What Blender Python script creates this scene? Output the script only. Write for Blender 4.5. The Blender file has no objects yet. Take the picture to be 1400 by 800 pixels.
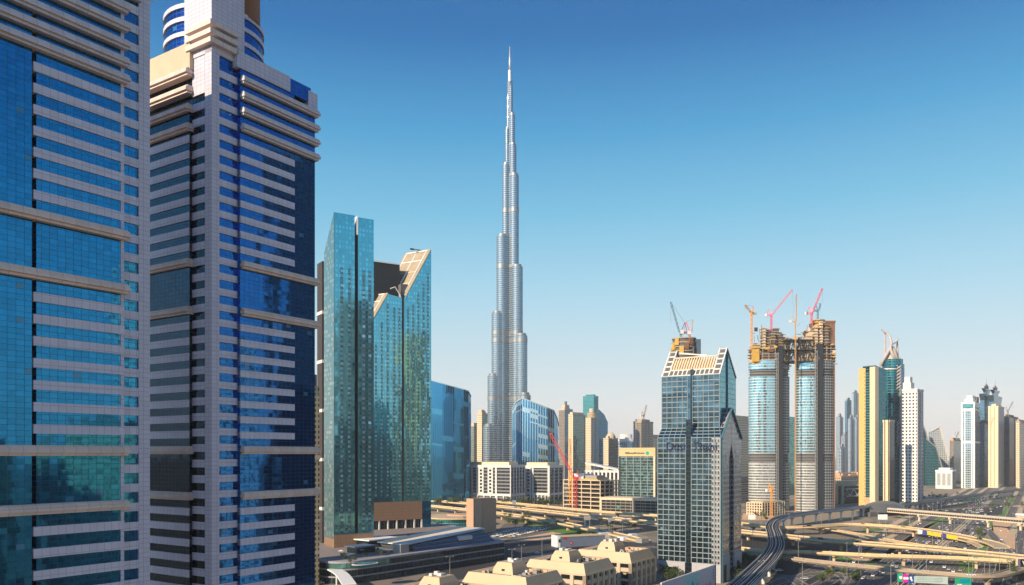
import bpy, bmesh, math, random
from mathutils import Vector, Matrix
random.seed(7)
R = math.radians
SC = bpy.context.scene
COL = SC.collection

# ------------------------------------------------------------------ camera, sky, sun, exposure
F, XC, YH, H = 1100.0, 700.0, 620.0, 84.0      # focal length / centre column / horizon row (photo pixels), eye height (m)
cam_d = bpy.data.cameras.new('camera')
cam = bpy.data.objects.new('camera', cam_d); COL.objects.link(cam)
cam.location = (0, 0, H); cam.rotation_euler = (R(90), 0, 0)
cam_d.sensor_width = 36.0; cam_d.lens = 36.0 * F / 1400.0
cam_d.shift_y = 220.0 / 1400.0
cam_d.clip_start = 0.5; cam_d.clip_end = 120000
SC.camera = cam

SUN_EL = R(26.0)
SX, SY = -0.70, -0.714                            # horizontal direction towards the sun
_n = math.hypot(SX, SY); SX /= _n; SY /= _n
world = bpy.data.worlds.new('World'); SC.world = world; world.use_nodes = True
wt = world.node_tree; wt.nodes.clear()
w_out = wt.nodes.new('ShaderNodeOutputWorld'); w_bg = wt.nodes.new('ShaderNodeBackground')
w_sky = wt.nodes.new('ShaderNodeTexSky'); w_sky.sky_type = 'NISHITA'; w_sky.sun_disc = False
w_sky.sun_elevation = SUN_EL; w_sky.sun_rotation = math.atan2(SX, SY)
w_sky.altitude = 0; w_sky.air_density = 1.0; w_sky.dust_density = 0.6; w_sky.ozone_density = 3.0
w_hs = wt.nodes.new('ShaderNodeHueSaturation'); w_hs.inputs['Saturation'].default_value = 1.25
w_hs.inputs['Value'].default_value = 1.0
w_bg.inputs['Strength'].default_value = 0.15
wt.links.new(w_sky.outputs[0], w_hs.inputs['Color'])
# elevation tint of the clear morning sky: deep blue overhead, creamy at the horizon
w_tc = wt.nodes.new('ShaderNodeTexCoord'); w_sp = wt.nodes.new('ShaderNodeSeparateXYZ'); wt.links.new(w_tc.outputs['Generated'], w_sp.inputs[0])
w_rp = wt.nodes.new('ShaderNodeValToRGB'); wt.links.new(w_sp.outputs[2], w_rp.inputs[0])
def s2l(c): return tuple((x / 255 / 12.92 if x / 255 < .04045 else ((x / 255 + .055) / 1.055) ** 2.4) for x in c) + (1.0,)
SKY = [(0.0, (240, 233, 222)), (0.05, (226, 231, 230)), (0.10, (200, 223, 231)), (0.19, (160, 210, 231)), (0.28, (110, 187, 221)), (0.37, (58, 154, 205)), (0.46, (0, 108, 174)), (0.60, (0, 78, 144)), (1.0, (6, 56, 116))]
while len(w_rp.color_ramp.elements) < len(SKY): w_rp.color_ramp.elements.new(0.5)
for e, (p, c) in zip(w_rp.color_ramp.elements, SKY): e.position = p; e.color = s2l(c)
w_mu = wt.nodes.new('ShaderNodeVectorMath'); w_mu.operation = 'SCALE'; w_mu.inputs['Scale'].default_value = 0.72 / 0.15; wt.links.new(w_rp.outputs[0], w_mu.inputs[0])
w_mx = wt.nodes.new('ShaderNodeMix'); w_mx.data_type = 'RGBA'; w_mx.inputs[0].default_value = 0.97
wt.links.new(w_hs.outputs[0], w_mx.inputs[6]); wt.links.new(w_mu.outputs[0], w_mx.inputs[7])
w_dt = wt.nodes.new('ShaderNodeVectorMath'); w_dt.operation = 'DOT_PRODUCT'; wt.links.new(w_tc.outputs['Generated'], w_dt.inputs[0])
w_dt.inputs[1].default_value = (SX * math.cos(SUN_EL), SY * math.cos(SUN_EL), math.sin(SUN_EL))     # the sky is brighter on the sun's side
def wmath(op, a, b):
    nd = wt.nodes.new('ShaderNodeMath'); nd.operation = op
    for i, v in enumerate((a, b)):
        if isinstance(v, float): nd.inputs[i].default_value = v
        else: wt.links.new(v, nd.inputs[i])
    return nd.outputs[0]
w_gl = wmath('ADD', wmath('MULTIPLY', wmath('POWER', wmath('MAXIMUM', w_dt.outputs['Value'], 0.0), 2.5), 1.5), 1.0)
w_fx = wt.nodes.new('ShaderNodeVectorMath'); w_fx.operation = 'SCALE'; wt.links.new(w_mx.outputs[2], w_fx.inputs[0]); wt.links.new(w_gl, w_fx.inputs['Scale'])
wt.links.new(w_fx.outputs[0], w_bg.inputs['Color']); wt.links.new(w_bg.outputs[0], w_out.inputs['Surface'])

sun_d = bpy.data.lights.new('sun', 'SUN'); sun_d.energy = 4.8; sun_d.angle = R(0.5); sun_d.color = (1.0, 0.80, 0.56)
sun = bpy.data.objects.new('sun', sun_d); COL.objects.link(sun)
sun.rotation_euler = Vector((-SX * math.cos(SUN_EL), -SY * math.cos(SUN_EL), -math.sin(SUN_EL))).to_track_quat('-Z', 'Y').to_euler()
sun.location = (-300, -300, 500)

SC.view_settings.view_transform = 'Standard'; SC.view_settings.look = 'None'
SC.view_settings.exposure = 0.6; SC.view_settings.gamma = 1.0; SC.view_settings.use_curve_mapping = False
SC.render.engine = 'CYCLES'
SC.cycles.max_bounces = 6; SC.cycles.diffuse_bounces = 2; SC.cycles.glossy_bounces = 4; SC.cycles.volume_bounces = 0
SC.cycles.transparent_max_bounces = 4; SC.cycles.caustics_reflective = False; SC.cycles.caustics_refractive = False
SC.cycles.use_denoising = True

# ------------------------------------------------------------------ pixel helpers
def P(x, y, D):                                  # point seen at photo pixel (x, y) at depth D
    return Vector(((x - XC) / F * D, D, H + (YH - y) / F * D))
def G(x, y, z=0.0):                              # point on the level z seen at pixel (x, y)
    D = (H - z) * F / (y - YH)
    return Vector(((x - XC) / F * D, D, z))
def ZY(y, D): return H + (YH - y) / F * D
def XY(x, D): return ((x - XC) / F * D, D)

# ------------------------------------------------------------------ materials
def lin(c): return (c[0], c[1], c[2], 1.0)
MATS = {}
class NT:
    def __init__(s, name):
        m = bpy.data.materials.new(name); m.use_nodes = True
        s.m = m; s.t = m.node_tree; s.b = s.t.nodes['Principled BSDF']
    def n(s, typ, **kw):
        nd = s.t.nodes.new(typ)
        for k, v in kw.items(): setattr(nd, k, v)
        return nd
    def l(s, a, b): s.t.links.new(a, b)
    def math(s, op, a, b=None, c=None):
        nd = s.n('ShaderNodeMath', operation=op)
        for i, v in enumerate((a, b, c)):
            if v is None: continue
            if isinstance(v, (int, float)): nd.inputs[i].default_value = v
            else: s.l(v, nd.inputs[i])
        return nd.outputs[0]
    def mix(s, fac, a, b):
        nd = s.n('ShaderNodeMix', data_type='RGBA')
        for idx, v in ((0, fac), (6, a), (7, b)):
            if isinstance(v, (int, float)): nd.inputs[idx].default_value = v
            elif isinstance(v, tuple): nd.inputs[idx].default_value = lin(v)
            else: s.l(v, nd.inputs[idx])
        return nd.outputs[2]
    def noise(s, scale, detail=3, coord=None, rough=0.55):
        nd = s.n('ShaderNodeTexNoise'); nd.inputs['Scale'].default_value = scale; nd.inputs['Detail'].default_value = detail
        nd.inputs['Roughness'].default_value = rough
        if coord is None: coord = s.n('ShaderNodeNewGeometry').outputs['Position']
        s.l(coord, nd.inputs['Vector']); return nd.outputs['Fac']
def paint(name, col, rough=0.7, var=0.12, scale=0.25, metal=0.0):
    if name in MATS: return MATS[name]
    q = NT(name)
    f = q.noise(scale, 4); f2 = q.noise(scale * 9, 2)
    g = q.math('ADD', q.math('MULTIPLY', f, 0.7), q.math('MULTIPLY', f2, 0.3))
    k = q.n('ShaderNodeMapRange'); q.l(g, k.inputs[0]); k.inputs[1].default_value = 0.25; k.inputs[2].default_value = 0.75
    lo = tuple(c * (1 - var) for c in col); hi = tuple(min(1, c * (1 + var)) for c in col)
    q.l(q.mix(k.outputs[0], lo, hi), q.b.inputs['Base Color'])
    q.b.inputs['Roughness'].default_value = rough; q.b.inputs['Metallic'].default_value = metal; q.b.inputs['Specular IOR Level'].default_value = 0.25
    MATS[name] = q.m; return q.m
def uvgrid(q, pu, pv, fu, fv, ou=0.0, ov=0.0):
    uv = q.n('ShaderNodeUVMap'); sep = q.n('ShaderNodeSeparateXYZ'); q.l(uv.outputs[0], sep.inputs[0])
    u = q.math('ADD', q.math('DIVIDE', sep.outputs[0], pu), 500.0 + ou); v = q.math('ADD', q.math('DIVIDE', sep.outputs[1], pv), 500.0 + ov)
    fru = q.math('FRACT', u); frv = q.math('FRACT', v)
    mu = q.math('LESS_THAN', fru, fu); mv = q.math('LESS_THAN', frv, fv)
    mask = q.math('MAXIMUM', mu, mv)
    cell = q.n('ShaderNodeCombineXYZ'); q.l(q.math('FLOOR', u), cell.inputs[0]); q.l(q.math('FLOOR', v), cell.inputs[1])
    wn = q.n('ShaderNodeTexWhiteNoise', noise_dimensions='2D'); q.l(cell.outputs[0], wn.inputs['Vector'])
    return mask, wn
def panel(name, col, pu, pv, line=0.55, w=0.06, var=0.08, rough=0.55):   # stone / metal cladding with joints
    if name in MATS: return MATS[name]
    q = NT(name); mask, wn = uvgrid(q, pu, pv, w, w * pu / pv)
    f = q.noise(0.15, 4)
    k = q.math('ADD', q.math('MULTIPLY', wn.outputs['Value'], 0.6), q.math('MULTIPLY', f, 0.4))
    lo = tuple(c * (1 - var) for c in col); hi = tuple(min(1, c * (1 + var)) for c in col)
    c = q.mix(mask, q.mix(k, lo, hi), tuple(x * line for x in col))
    q.l(c, q.b.inputs['Base Color']); q.b.inputs['Roughness'].default_value = rough
    MATS[name] = q.m; return q.m
def glass(name, tint, pane=(1.5, 2.0), frame=(0.03, 0.04, 0.05), fu=0.05, fv=0.05, tilt=0.012, wave=0.10, metal=0.92, rough=0.04,
          var=0.15, blind=0.0, blindcol=(0.5, 0.5, 0.48), wscale=0.11, ou=0.0, ov=0.0, frough=0.5, fmetal=0.0):
    """reflective glazing: every pane sits at a slightly different angle, mullions between"""
    if name in MATS: return MATS[name]
    q = NT(name); mask, wn = uvgrid(q, pane[0], pane[1], fu, fv, ou, ov)
    geo = q.n('ShaderNodeNewGeometry')
    lo = tuple(c * (1 - var) for c in tint); hi = tuple(min(1, c * (1 + var)) for c in tint)
    c = q.mix(wn.outputs['Value'], lo, hi); met = metal
    sep = q.n('ShaderNodeSeparateColor'); q.l(wn.outputs['Color'], sep.inputs[0])
    if blind > 0:
        bm_ = q.math('LESS_THAN', sep.outputs[1], blind)
        c = q.mix(bm_, c, blindcol)
        dark = q.math('MAXIMUM', mask, q.math('MULTIPLY', bm_, 0.75))
    else: dark = mask
    c = q.mix(mask, c, frame)
    q.l(c, q.b.inputs['Base Color'])
    mr = q.n('ShaderNodeMapRange'); q.l(dark, mr.inputs[0]); mr.inputs[3].default_value = metal; mr.inputs[4].default_value = fmetal
    q.l(mr.outputs[0], q.b.inputs['Metallic'])
    rr = q.n('ShaderNodeMapRange'); q.l(mask, rr.inputs[0]); rr.inputs[3].default_value = rough; rr.inputs[4].default_value = frough
    q.l(rr.outputs[0], q.b.inputs['Roughness'])
    bp = q.n('ShaderNodeBump'); bp.inputs['Strength'].default_value = 1.0; bp.inputs['Distance'].default_value = wave
    st = q.n('ShaderNodeVectorMath', operation='MULTIPLY'); q.l(geo.outputs['Position'], st.inputs[0]); st.inputs[1].default_value = (1.0, 1.0, 0.4)
    q.l(q.noise(wscale, 1.5, st.outputs[0]), bp.inputs['Height'])
    off = q.n('ShaderNodeVectorMath', operation='SUBTRACT'); q.l(wn.outputs['Color'], off.inputs[0]); off.inputs[1].default_value = (0.5, 0.5, 0.5)
    sc = q.n('ShaderNodeVectorMath', operation='SCALE'); q.l(off.outputs[0], sc.inputs[0]); sc.inputs['Scale'].default_value = tilt
    ad = q.n('ShaderNodeVectorMath', operation='ADD'); q.l(bp.outputs[0], ad.inputs[0]); q.l(sc.outputs[0], ad.inputs[1])
    nm = q.n('ShaderNodeVectorMath', operation='NORMALIZE'); q.l(ad.outputs[0], nm.inputs[0])
    q.l(nm.outputs[0], q.b.inputs['Normal'])
    MATS[name] = q.m; return q.m
def foliage(name, a, b):
    if name in MATS: return MATS[name]
    q = NT(name); f = q.noise(0.7, 3)
    k = q.n('ShaderNodeMapRange'); q.l(f, k.inputs[0]); k.inputs[1].default_value = 0.3; k.inputs[2].default_value = 0.7
    q.l(q.mix(k.outputs[0], a, b), q.b.inputs['Base Color']); q.b.inputs['Roughness'].default_value = 0.8
    MATS[name] = q.m; return q.m

# ------------------------------------------------------------------ mesh builder
class MB:
    def __init__(s): s.v = []; s.f = []; s.uv = []; s.mi = []
    def face(s, pts, uv=None, mi=0):
        i = len(s.v); s.v += [tuple(p) for p in pts]; s.f.append(tuple(range(i, i + len(pts))))
        s.uv.append(uv if uv else [(p[0], p[1]) for p in pts]); s.mi.append(mi)
    def hexa(s, o, ax, ay, az, mi=0, u0=0.0):
        o, ax, ay, az = Vector(o), Vector(ax), Vector(ay), Vector(az)
        if ax.cross(ay).dot(az) < 0: o = o + ax; ax = -ax
        lx, ly, z0, lz = ax.length, ay.length, o.z, az.length
        A, B, C_, D_ = o, o + ax, o + ax + ay, o + ay
        i = len(s.v); s.v += [tuple(p) for p in (A, B, C_, D_, A + az, B + az, C_ + az, D_ + az)]
        def q(a, b, c, d, L, M, uo, vo):
            s.f.append((i + a, i + b, i + c, i + d)); s.uv.append([(uo, vo), (uo + L, vo), (uo + L, vo + M), (uo, vo + M)]); s.mi.append(mi)
        q(0, 1, 5, 4, lx, lz, u0, z0); q(1, 2, 6, 5, ly, lz, u0, z0); q(2, 3, 7, 6, lx, lz, u0, z0); q(3, 0, 4, 7, ly, lz, u0, z0)
        q(4, 5, 6, 7, lx, ly, 0, 0); q(3, 2, 1, 0, lx, ly, 0, 0)
    def box(s, c, size, rz=0.0, mi=0):           # c = centre of the base
        ca, sa = math.cos(rz), math.sin(rz); ax = Vector((ca, sa, 0)) * size[0]; ay = Vector((-sa, ca, 0)) * size[1]
        s.hexa(Vector(c) - ax / 2 - ay / 2, ax, ay, (0, 0, size[2]), mi)
    def prism(s, poly, z0, z1, mi=0, cap=True, u0=0.0, capmi=None):   # poly counter-clockwise seen from above
        n = len(poly); i = len(s.v)
        s.v += [(p[0], p[1], z0) for p in poly] + [(p[0], p[1], z1) for p in poly]; u = u0
        for k in range(n):
            j = (k + 1) % n; L = math.hypot(poly[j][0] - poly[k][0], poly[j][1] - poly[k][1])
            s.f.append((i + k, i + j, i + n + j, i + n + k)); s.uv.append([(u, z0), (u + L, z0), (u + L, z1), (u, z1)]); s.mi.append(mi); u += L
        if cap:
            s.f.append(tuple(i + n + k for k in range(n))); s.uv.append([(p[0], p[1]) for p in poly]); s.mi.append(mi if capmi is None else capmi)
            s.f.append(tuple(i + k for k in reversed(range(n)))); s.uv.append([(p[0], p[1]) for p in reversed(poly)]); s.mi.append(mi)
    def loft(s, rings, mi=0, cap=True):          # rings: lists of equal length, counter-clockwise from above, bottom to top
        n = len(rings[0]); i = len(s.v)
        for r in rings: s.v += [tuple(p) for p in r]
        for a in range(len(rings) - 1):
            u = 0.0
            for k in range(n):
                j = (k + 1) % n; p, q_ = Vector(rings[a][k]), Vector(rings[a][j]); L = (q_ - p).length
                s.f.append((i + a * n + k, i + a * n + j, i + (a + 1) * n + j, i + (a + 1) * n + k))
                s.uv.append([(u, p.z), (u + L, p.z), (u + L, rings[a + 1][k][2]), (u, rings[a + 1][k][2])]); s.mi.append(mi); u += L
        if cap:
            t = i + (len(rings) - 1) * n
            s.f.append(tuple(t + k for k in range(n))); s.uv.append([(p[0], p[1]) for p in rings[-1]]); s.mi.append(mi)
            s.f.append(tuple(i + k for k in reversed(range(n)))); s.uv.append([(p[0], p[1]) for p in reversed(rings[0])]); s.mi.append(mi)
    def extrude(s, prof, vec, mi=0):             # planar 3-d outline pushed along vec
        vec = Vector(vec); a = [Vector(p) for p in prof]; b = [p + vec for p in a]; n = len(a)
        nrm = Vector((0, 0, 0))
        for k in range(n): nrm += a[k].cross(a[(k + 1) % n])
        if nrm.dot(vec) > 0: a.reverse(); b.reverse()
        def uvf(pts):
            d = Vector((pts[1].x - pts[0].x, pts[1].y - pts[0].y, 0))
            far = max(pts, key=lambda p: (Vector((p.x, p.y, 0)) - Vector((pts[0].x, pts[0].y, 0))).length)
            d = Vector((far.x - pts[0].x, far.y - pts[0].y, 0)); d = d.normalized() if d.length > 1e-6 else Vector((1, 0, 0))
            return [((p - pts[0]).dot(d), p.z) for p in pts]
        s.face(a, uvf(a), mi); s.face(b[::-1], uvf(b[::-1]), mi)
        for k in range(n):
            j = (k + 1) % n; pts = [a[j], a[k], b[k], b[j]]; L = (a[j] - a[k]).length; M = vec.length
            hor = abs(a[j].z - a[k].z) < 1e-4
            if hor: uv = [(L, 0), (0, 0), (0, M), (L, M)]
            else: uv = [(0, a[j].z), (0, a[k].z), (M, a[k].z), (M, a[j].z)]
            s.face(pts, uv, mi)
    def bar(s, p, q, w, h=None, mi=0):
        p, q = Vector(p), Vector(q); h = h or w; d = q - p
        if d.length < 1e-6: return
        dn = d.normalized(); up = Vector((0, 0, 1)) if abs(dn.z) < 0.95 else Vector((0, 1, 0))
        x = dn.cross(up).normalized(); y = x.cross(dn)
        s.hexa(p - x * w / 2 - y * h / 2, x * w, y * h, d, mi)
    def tube(s, pts, rad, n=8, mi=0):
        pts = [Vector(p) for p in pts]; rads = rad if isinstance(rad, (list, tuple)) else [rad] * len(pts); rings = []; px = None
        for k, p in enumerate(pts):
            d = (pts[min(k + 1, len(pts) - 1)] - pts[max(k - 1, 0)]).normalized()
            if px is None: px = d.cross(Vector((0, 0, 1)) if abs(d.z) < 0.9 else Vector((1, 0, 0))).normalized()
            px = (px - d * px.dot(d)).normalized(); py = d.cross(px)
            rings.append([p + (px * math.cos(2 * math.pi * a / n) + py * math.sin(2 * math.pi * a / n)) * rads[k] for a in range(n)])
        i = len(s.v)
        for r in rings: s.v += [tuple(p) for p in r]
        for a in range(len(rings) - 1):
            for k in range(n):
                j = (k + 1) % n
                s.f.append((i + a * n + k, i + a * n + j, i + (a + 1) * n + j, i + (a + 1) * n + k)); s.uv.append([(k, a), (k + 1, a), (k + 1, a + 1), (k, a + 1)]); s.mi.append(mi)
        s.f.append(tuple(i + k for k in reversed(range(n)))); s.uv.append([(0, 0)] * n); s.mi.append(mi)
        t = i + (len(rings) - 1) * n
        s.f.append(tuple(t + k for k in range(n))); s.uv.append([(0, 0)] * n); s.mi.append(mi)
    def lattice(s, p, q, w, seg, r, mi=0):
        p, q = Vector(p), Vector(q); d = (q - p); dn = d.normalized()
        up = Vector((0, 0, 1)) if abs(dn.z) < 0.95 else Vector((0, 1, 0)); x = dn.cross(up).normalized() * w / 2; y = x.cross(dn).normalized() * w / 2
        cs = [x + y, -x + y, -x - y, x - y]
        for c in cs: s.bar(p + c, q + c, r, r, mi)
        for k in range(seg):
            a, b = p + d * (k / seg), p + d * ((k + 1) / seg)
            for m in range(4):
                c0, c1 = cs[m], cs[(m + 1) % 4]
                s.bar(a + c0, b + c1, r * .7, r * .7, mi) if (k + m) % 2 else s.bar(a + c1, b + c0, r * .7, r * .7, mi)
    def build(s, name, mat, parent=None, loc=None, smooth=False):
        off = Vector((0, 0, 0)); o = parent
        while o is not None: off += o.location; o = o.parent
        if loc is not None: off = Vector(loc)
        me = bpy.data.meshes.new(name)
        me.from_pydata([(a - off.x, b - off.y, c - off.z) for a, b, c in s.v], [], s.f)
        ul = me.uv_layers.new(name='UVMap'); flat = []
        for u in s.uv:
            for a in u: flat += [a[0], a[1]]
        ul.data.foreach_set('uv', flat)
        for m in (mat if isinstance(mat, (list, tuple)) else [mat]): me.materials.append(m)
        me.polygons.foreach_set('material_index', s.mi)
        if smooth: me.polygons.foreach_set('use_smooth', [True] * len(s.f))
        me.update()
        ob = bpy.data.objects.new(name, me); COL.objects.link(ob)
        if parent is not None: ob.parent = parent
        elif loc is not None: ob.location = off
        return ob
def thing(name, label, cat, loc=(0, 0, 0), group=None):
    o = bpy.data.objects.new(name, None); COL.objects.link(o); o.location = loc; o.empty_display_size = 2
    o['label'] = label; o['category'] = cat
    if group: o['group'] = group
    return o
def tag(o, label, cat, group=None):
    o['label'] = label; o['category'] = cat
    if group: o['group'] = group
    return o
def struct(o, kind='structure'): o['kind'] = kind; return o
def copy_thing(src, loc, rz=0.0, label=None, scale=None):
    r = src.copy(); COL.objects.link(r); r.location = loc; r.rotation_euler = (0, 0, rz)
    if scale: r.scale = scale if isinstance(scale, tuple) else (scale,) * 3
    if label: r['label'] = label
    for ch in src.children:
        c = ch.copy(); COL.objects.link(c); c.parent = r
        for g in ch.children:
            d = g.copy(); COL.objects.link(d); d.parent = c
    return r
def spline(pts, n=8):
    pts = [Vector(p) for p in pts]; out = []
    e = [pts[0] * 2 - pts[1]] + pts + [pts[-1] * 2 - pts[-2]]
    for i in range(1, len(e) - 2):
        for k in range(n):
            t = k / n; a, b, c, d = e[i - 1], e[i], e[i + 1], e[i + 2]
            out.append(0.5 * (2 * b + (c - a) * t + (2 * a - 5 * b + 4 * c - d) * t * t + (3 * b - a - 3 * c + d) * t ** 3))
    out.append(pts[-1]); return out
def text_part(name, s, size, o, ax, ay, mat, parent, depth=0.15):     # raised lettering on a plane: o = left end of the base line
    cu = bpy.data.curves.new('lettering', 'FONT'); cu.body = s; cu.size = size; cu.extrude = depth
    tmp = bpy.data.objects.new('lettering', cu); COL.objects.link(tmp)
    bpy.context.view_layer.update(); dg = bpy.context.evaluated_depsgraph_get()
    me = bpy.data.meshes.new_from_object(tmp.evaluated_get(dg)); bpy.data.objects.remove(tmp); bpy.data.curves.remove(cu)
    ax, ay = Vector(ax).normalized(), Vector(ay).normalized(); az = ax.cross(ay)
    M = Matrix((ax, ay, az)).transposed().to_4x4(); M.translation = Vector(o)
    off = Vector((0, 0, 0)); q = parent
    while q is not None: off += q.location; q = q.parent
    me.transform(Matrix.Translation(-off) @ M); me.materials.clear(); me.materials.append(mat)
    ob = bpy.data.objects.new(name, me); COL.objects.link(ob); ob.parent = parent; return ob

class Face:
    """a vertical wall plane: C on it, d pointing to the right as seen from outside"""
    def __init__(s, C, d):
        s.C = Vector((C[0], C[1])); s.d = Vector(d).normalized(); s.n = Vector((s.d.y, -s.d.x))
    def t(s, px):
        k = (px - XC) / F; return (k * s.C.y - s.C.x) / (s.d.x - k * s.d.y)
    def D(s, t): return s.C.y + t * s.d.y
    def z(s, px, y): return H + (YH - y) / F * s.D(s.t(px))
    def pt(s, t, z, o=0.0):
        q = s.C + s.d * t + s.n * o; return Vector((q.x, q.y, z))
    def box(s, mb, t0, t1, z0, z1, o0, o1, mi=0):
        mb.hexa(s.pt(t0, z0, o1), s.pt(t1, z0, o1) - s.pt(t0, z0, o1), s.pt(t0, z0, o0) - s.pt(t0, z0, o1), (0, 0, z1 - z0), mi, u0=t0)
def foot(xl, xc, xr, D, th, depth=None, width=None):
    C = Vector(XY(xc, D)); a = R(th); r = Vector((math.cos(a), math.sin(a))); l = Vector((-math.sin(a), math.cos(a)))
    def solve(px, d):
        k = (px - XC) / F; return (k * C.y - C.x) / (d.x - k * d.y)
    tr = solve(xr, r) if width is None else width
    tl = solve(xl, l) if depth is None else depth
    return [C, C + r * tr, C + r * tr + l * tl, C + l * tl]
def grow(poly, d):                               # offset a convex counter-clockwise outline outwards
    n = len(poly); out = []
    for i in range(n):
        a, b, c = Vector(poly[i - 1]), Vector(poly[i]), Vector(poly[(i + 1) % n])
        e1, e2 = (b - a).normalized(), (c - b).normalized(); n1, n2 = Vector((e1.y, -e1.x)), Vector((e2.y, -e2.x))
        m = (n1 + n2); m = m / max(0.2, m.length_squared) * 2; out.append(b + m * d)
    return out
def centre(poly): return sum((Vector(p) for p in poly), Vector((0, 0))) / len(poly)
# ------------------------------------------------------------------ palette
LAV = panel('lavender_cladding', (0.54, 0.52, 0.61), 1.5, 1.0, line=0.5, w=0.05)
LAVB = panel('lavender_band_cladding', (0.58, 0.56, 0.65), 1.5, 1.9, line=0.5, w=0.05)
LEDGE_LIT = panel('ledge_stone_lit', (0.66, 0.53, 0.47), 2.4, 40, line=.55, w=.035, var=.12)  # ledge stone with the sandy pink of warm light put into its colour
LEDGE2 = panel('ledge_stone_grey', (0.56, 0.51, 0.53), 2.4, 40, line=.55, w=.035, var=.10)
DARK = paint('dark_metal', (0.025, 0.03, 0.035), 0.5)
DARKB = paint('dark_brown_panel', (0.055, 0.045, 0.045), 0.6)
GREYD = paint('dark_grey_concrete', (0.12, 0.12, 0.125), 0.8)
GREY = paint('grey_concrete', (0.30, 0.29, 0.28), 0.85)
CONC = panel('sandy_concrete', (0.56, 0.44, 0.29), 9, 60, line=.7, w=.012, var=.12, rough=.85)
CONCD = paint('brownish_concrete', (0.38, 0.31, 0.24), 0.9, 0.15)
WHITE = paint('white_paint', (0.78, 0.77, 0.74), 0.6, 0.05)
WHITEB = paint('white_stone', (0.66, 0.64, 0.60), 0.7, 0.08)
CREAM = paint('cream_stone', (0.68, 0.55, 0.38), 0.8, 0.08)
BEIGE = paint('beige_render', (0.58, 0.42, 0.25), 0.85, 0.07)
BEIGE2 = paint('pale_beige_render', (0.55, 0.44, 0.32), 0.85, 0.10)
TAN = paint('tan_render', (0.52, 0.33, 0.22), 0.85, 0.08)
BROWN = paint('brown_formwork', (0.22, 0.11, 0.06), 0.85, 0.25)
OCHRE = paint('ochre_formwork', (0.55, 0.33, 0.07), 0.8, 0.2)
RED = paint('red_paint', (0.62, 0.06, 0.06), 0.5)
PINK = paint('pink_red_paint', (0.72, 0.14, 0.22), 0.5)
ORANGE = paint('orange_paint', (0.80, 0.33, 0.04), 0.5)
BLUEC = paint('blue_grey_paint', (0.12, 0.22, 0.30), 0.5)
SILVER = paint('silver_metal', (0.62, 0.62, 0.62), 0.35, 0.06, metal=0.6)
STEEL = paint('grey_steel', (0.32, 0.32, 0.32), 0.5, metal=0.3)
BLACK = paint('black_rubber', (0.02, 0.02, 0.02), 0.9)
GLD = glass('dark_window_glass', (0.03, 0.06, 0.08), (1.5, 3.0), tilt=0.02, metal=0.8)
ASPH = paint('asphalt', (0.052, 0.052, 0.055), 0.9, 0.25, 0.06)
GRASS = foliage('lawn', (0.06, 0.15, 0.015), (0.15, 0.28, 0.03))
SAND = paint('bare_sand', (0.66, 0.42, 0.24), 0.95, 0.12, 0.05)
SAND2 = paint('dusty_sand', (0.54, 0.42, 0.27), 0.95, 0.15, 0.05)

def roadmat(name, width, lane=3.7, base=(0.095, 0.088, 0.08)):
    q = NT(name); uv = q.n('ShaderNodeUVMap'); sep = q.n('ShaderNodeSeparateXYZ'); q.l(uv.outputs[0], sep.inputs[0])
    u, v = sep.outputs[0], sep.outputs[1]
    fu = q.math('FRACT', q.math('ADD', q.math('DIVIDE', u, lane), 100.02)); ln = q.math('LESS_THAN', fu, 0.05)
    da = q.math('LESS_THAN', q.math('FRACT', q.math('DIVIDE', v, 12.0)), 0.45)
    ed = q.math('MAXIMUM', q.math('LESS_THAN', q.math('ABSOLUTE', q.math('SUBTRACT', u, 0.55)), 0.13), q.math('LESS_THAN', q.math('ABSOLUTE', q.math('SUBTRACT', u, width - 0.55)), 0.13))
    inn = q.math('MULTIPLY', q.math('GREATER_THAN', u, 1.5), q.math('LESS_THAN', u, width - 1.5))
    mk = q.math('MAXIMUM', ed, q.math('MULTIPLY', q.math('MULTIPLY', ln, da), inn))
    f = q.noise(0.05, 5); f2 = q.noise(0.9, 3)
    # wheel tracks: darker, polished strips inside each lane
    tr = q.math('ABSOLUTE', q.math('SUBTRACT', q.math('ABSOLUTE', q.math('SUBTRACT', fu, 0.5)), 0.22))
    trk = q.math('MULTIPLY', q.math('LESS_THAN', tr, 0.1), 0.25)
    k = q.math('SUBTRACT', q.math('ADD', q.math('MULTIPLY', f, 0.8), q.math('MULTIPLY', f2, 0.35)), trk)
    c = q.mix(k, tuple(b * 0.55 for b in base), tuple(b * 1.6 for b in base))
    q.l(q.mix(mk, c, (0.6, 0.58, 0.5)), q.b.inputs['Base Color']); q.b.inputs['Roughness'].default_value = 0.85
    return q.m
def lateral(path):
    out = []
    for i, p in enumerate(path):
        d = path[min(i + 1, len(path) - 1)] - path[max(i - 1, 0)]; d = Vector((d.x, d.y, 0)).normalized()
        out.append(Vector((-d.y, d.x, 0)))       # to the left of travel
    return out
def ribbon(mb, path, o0, o1, dz=0.0, mi=0):      # flat strip from offset o0 to o1 (left positive)
    L = lateral(path); v = 0.0
    for i in range(len(path) - 1):
        a, b = path[i], path[i + 1]; l = (b - a).length; z = Vector((0, 0, dz))
        p = [a + L[i] * o0 + z, b + L[i + 1] * o0 + z, b + L[i + 1] * o1 + z, a + L[i] * o1 + z]; w = abs(o1 - o0)
        uv = [(0, v), (0, v + l), (w, v + l), (w, v)]
        if o1 < o0: p.reverse(); uv.reverse()
        mb.face(p, uv, mi); v += l
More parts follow.
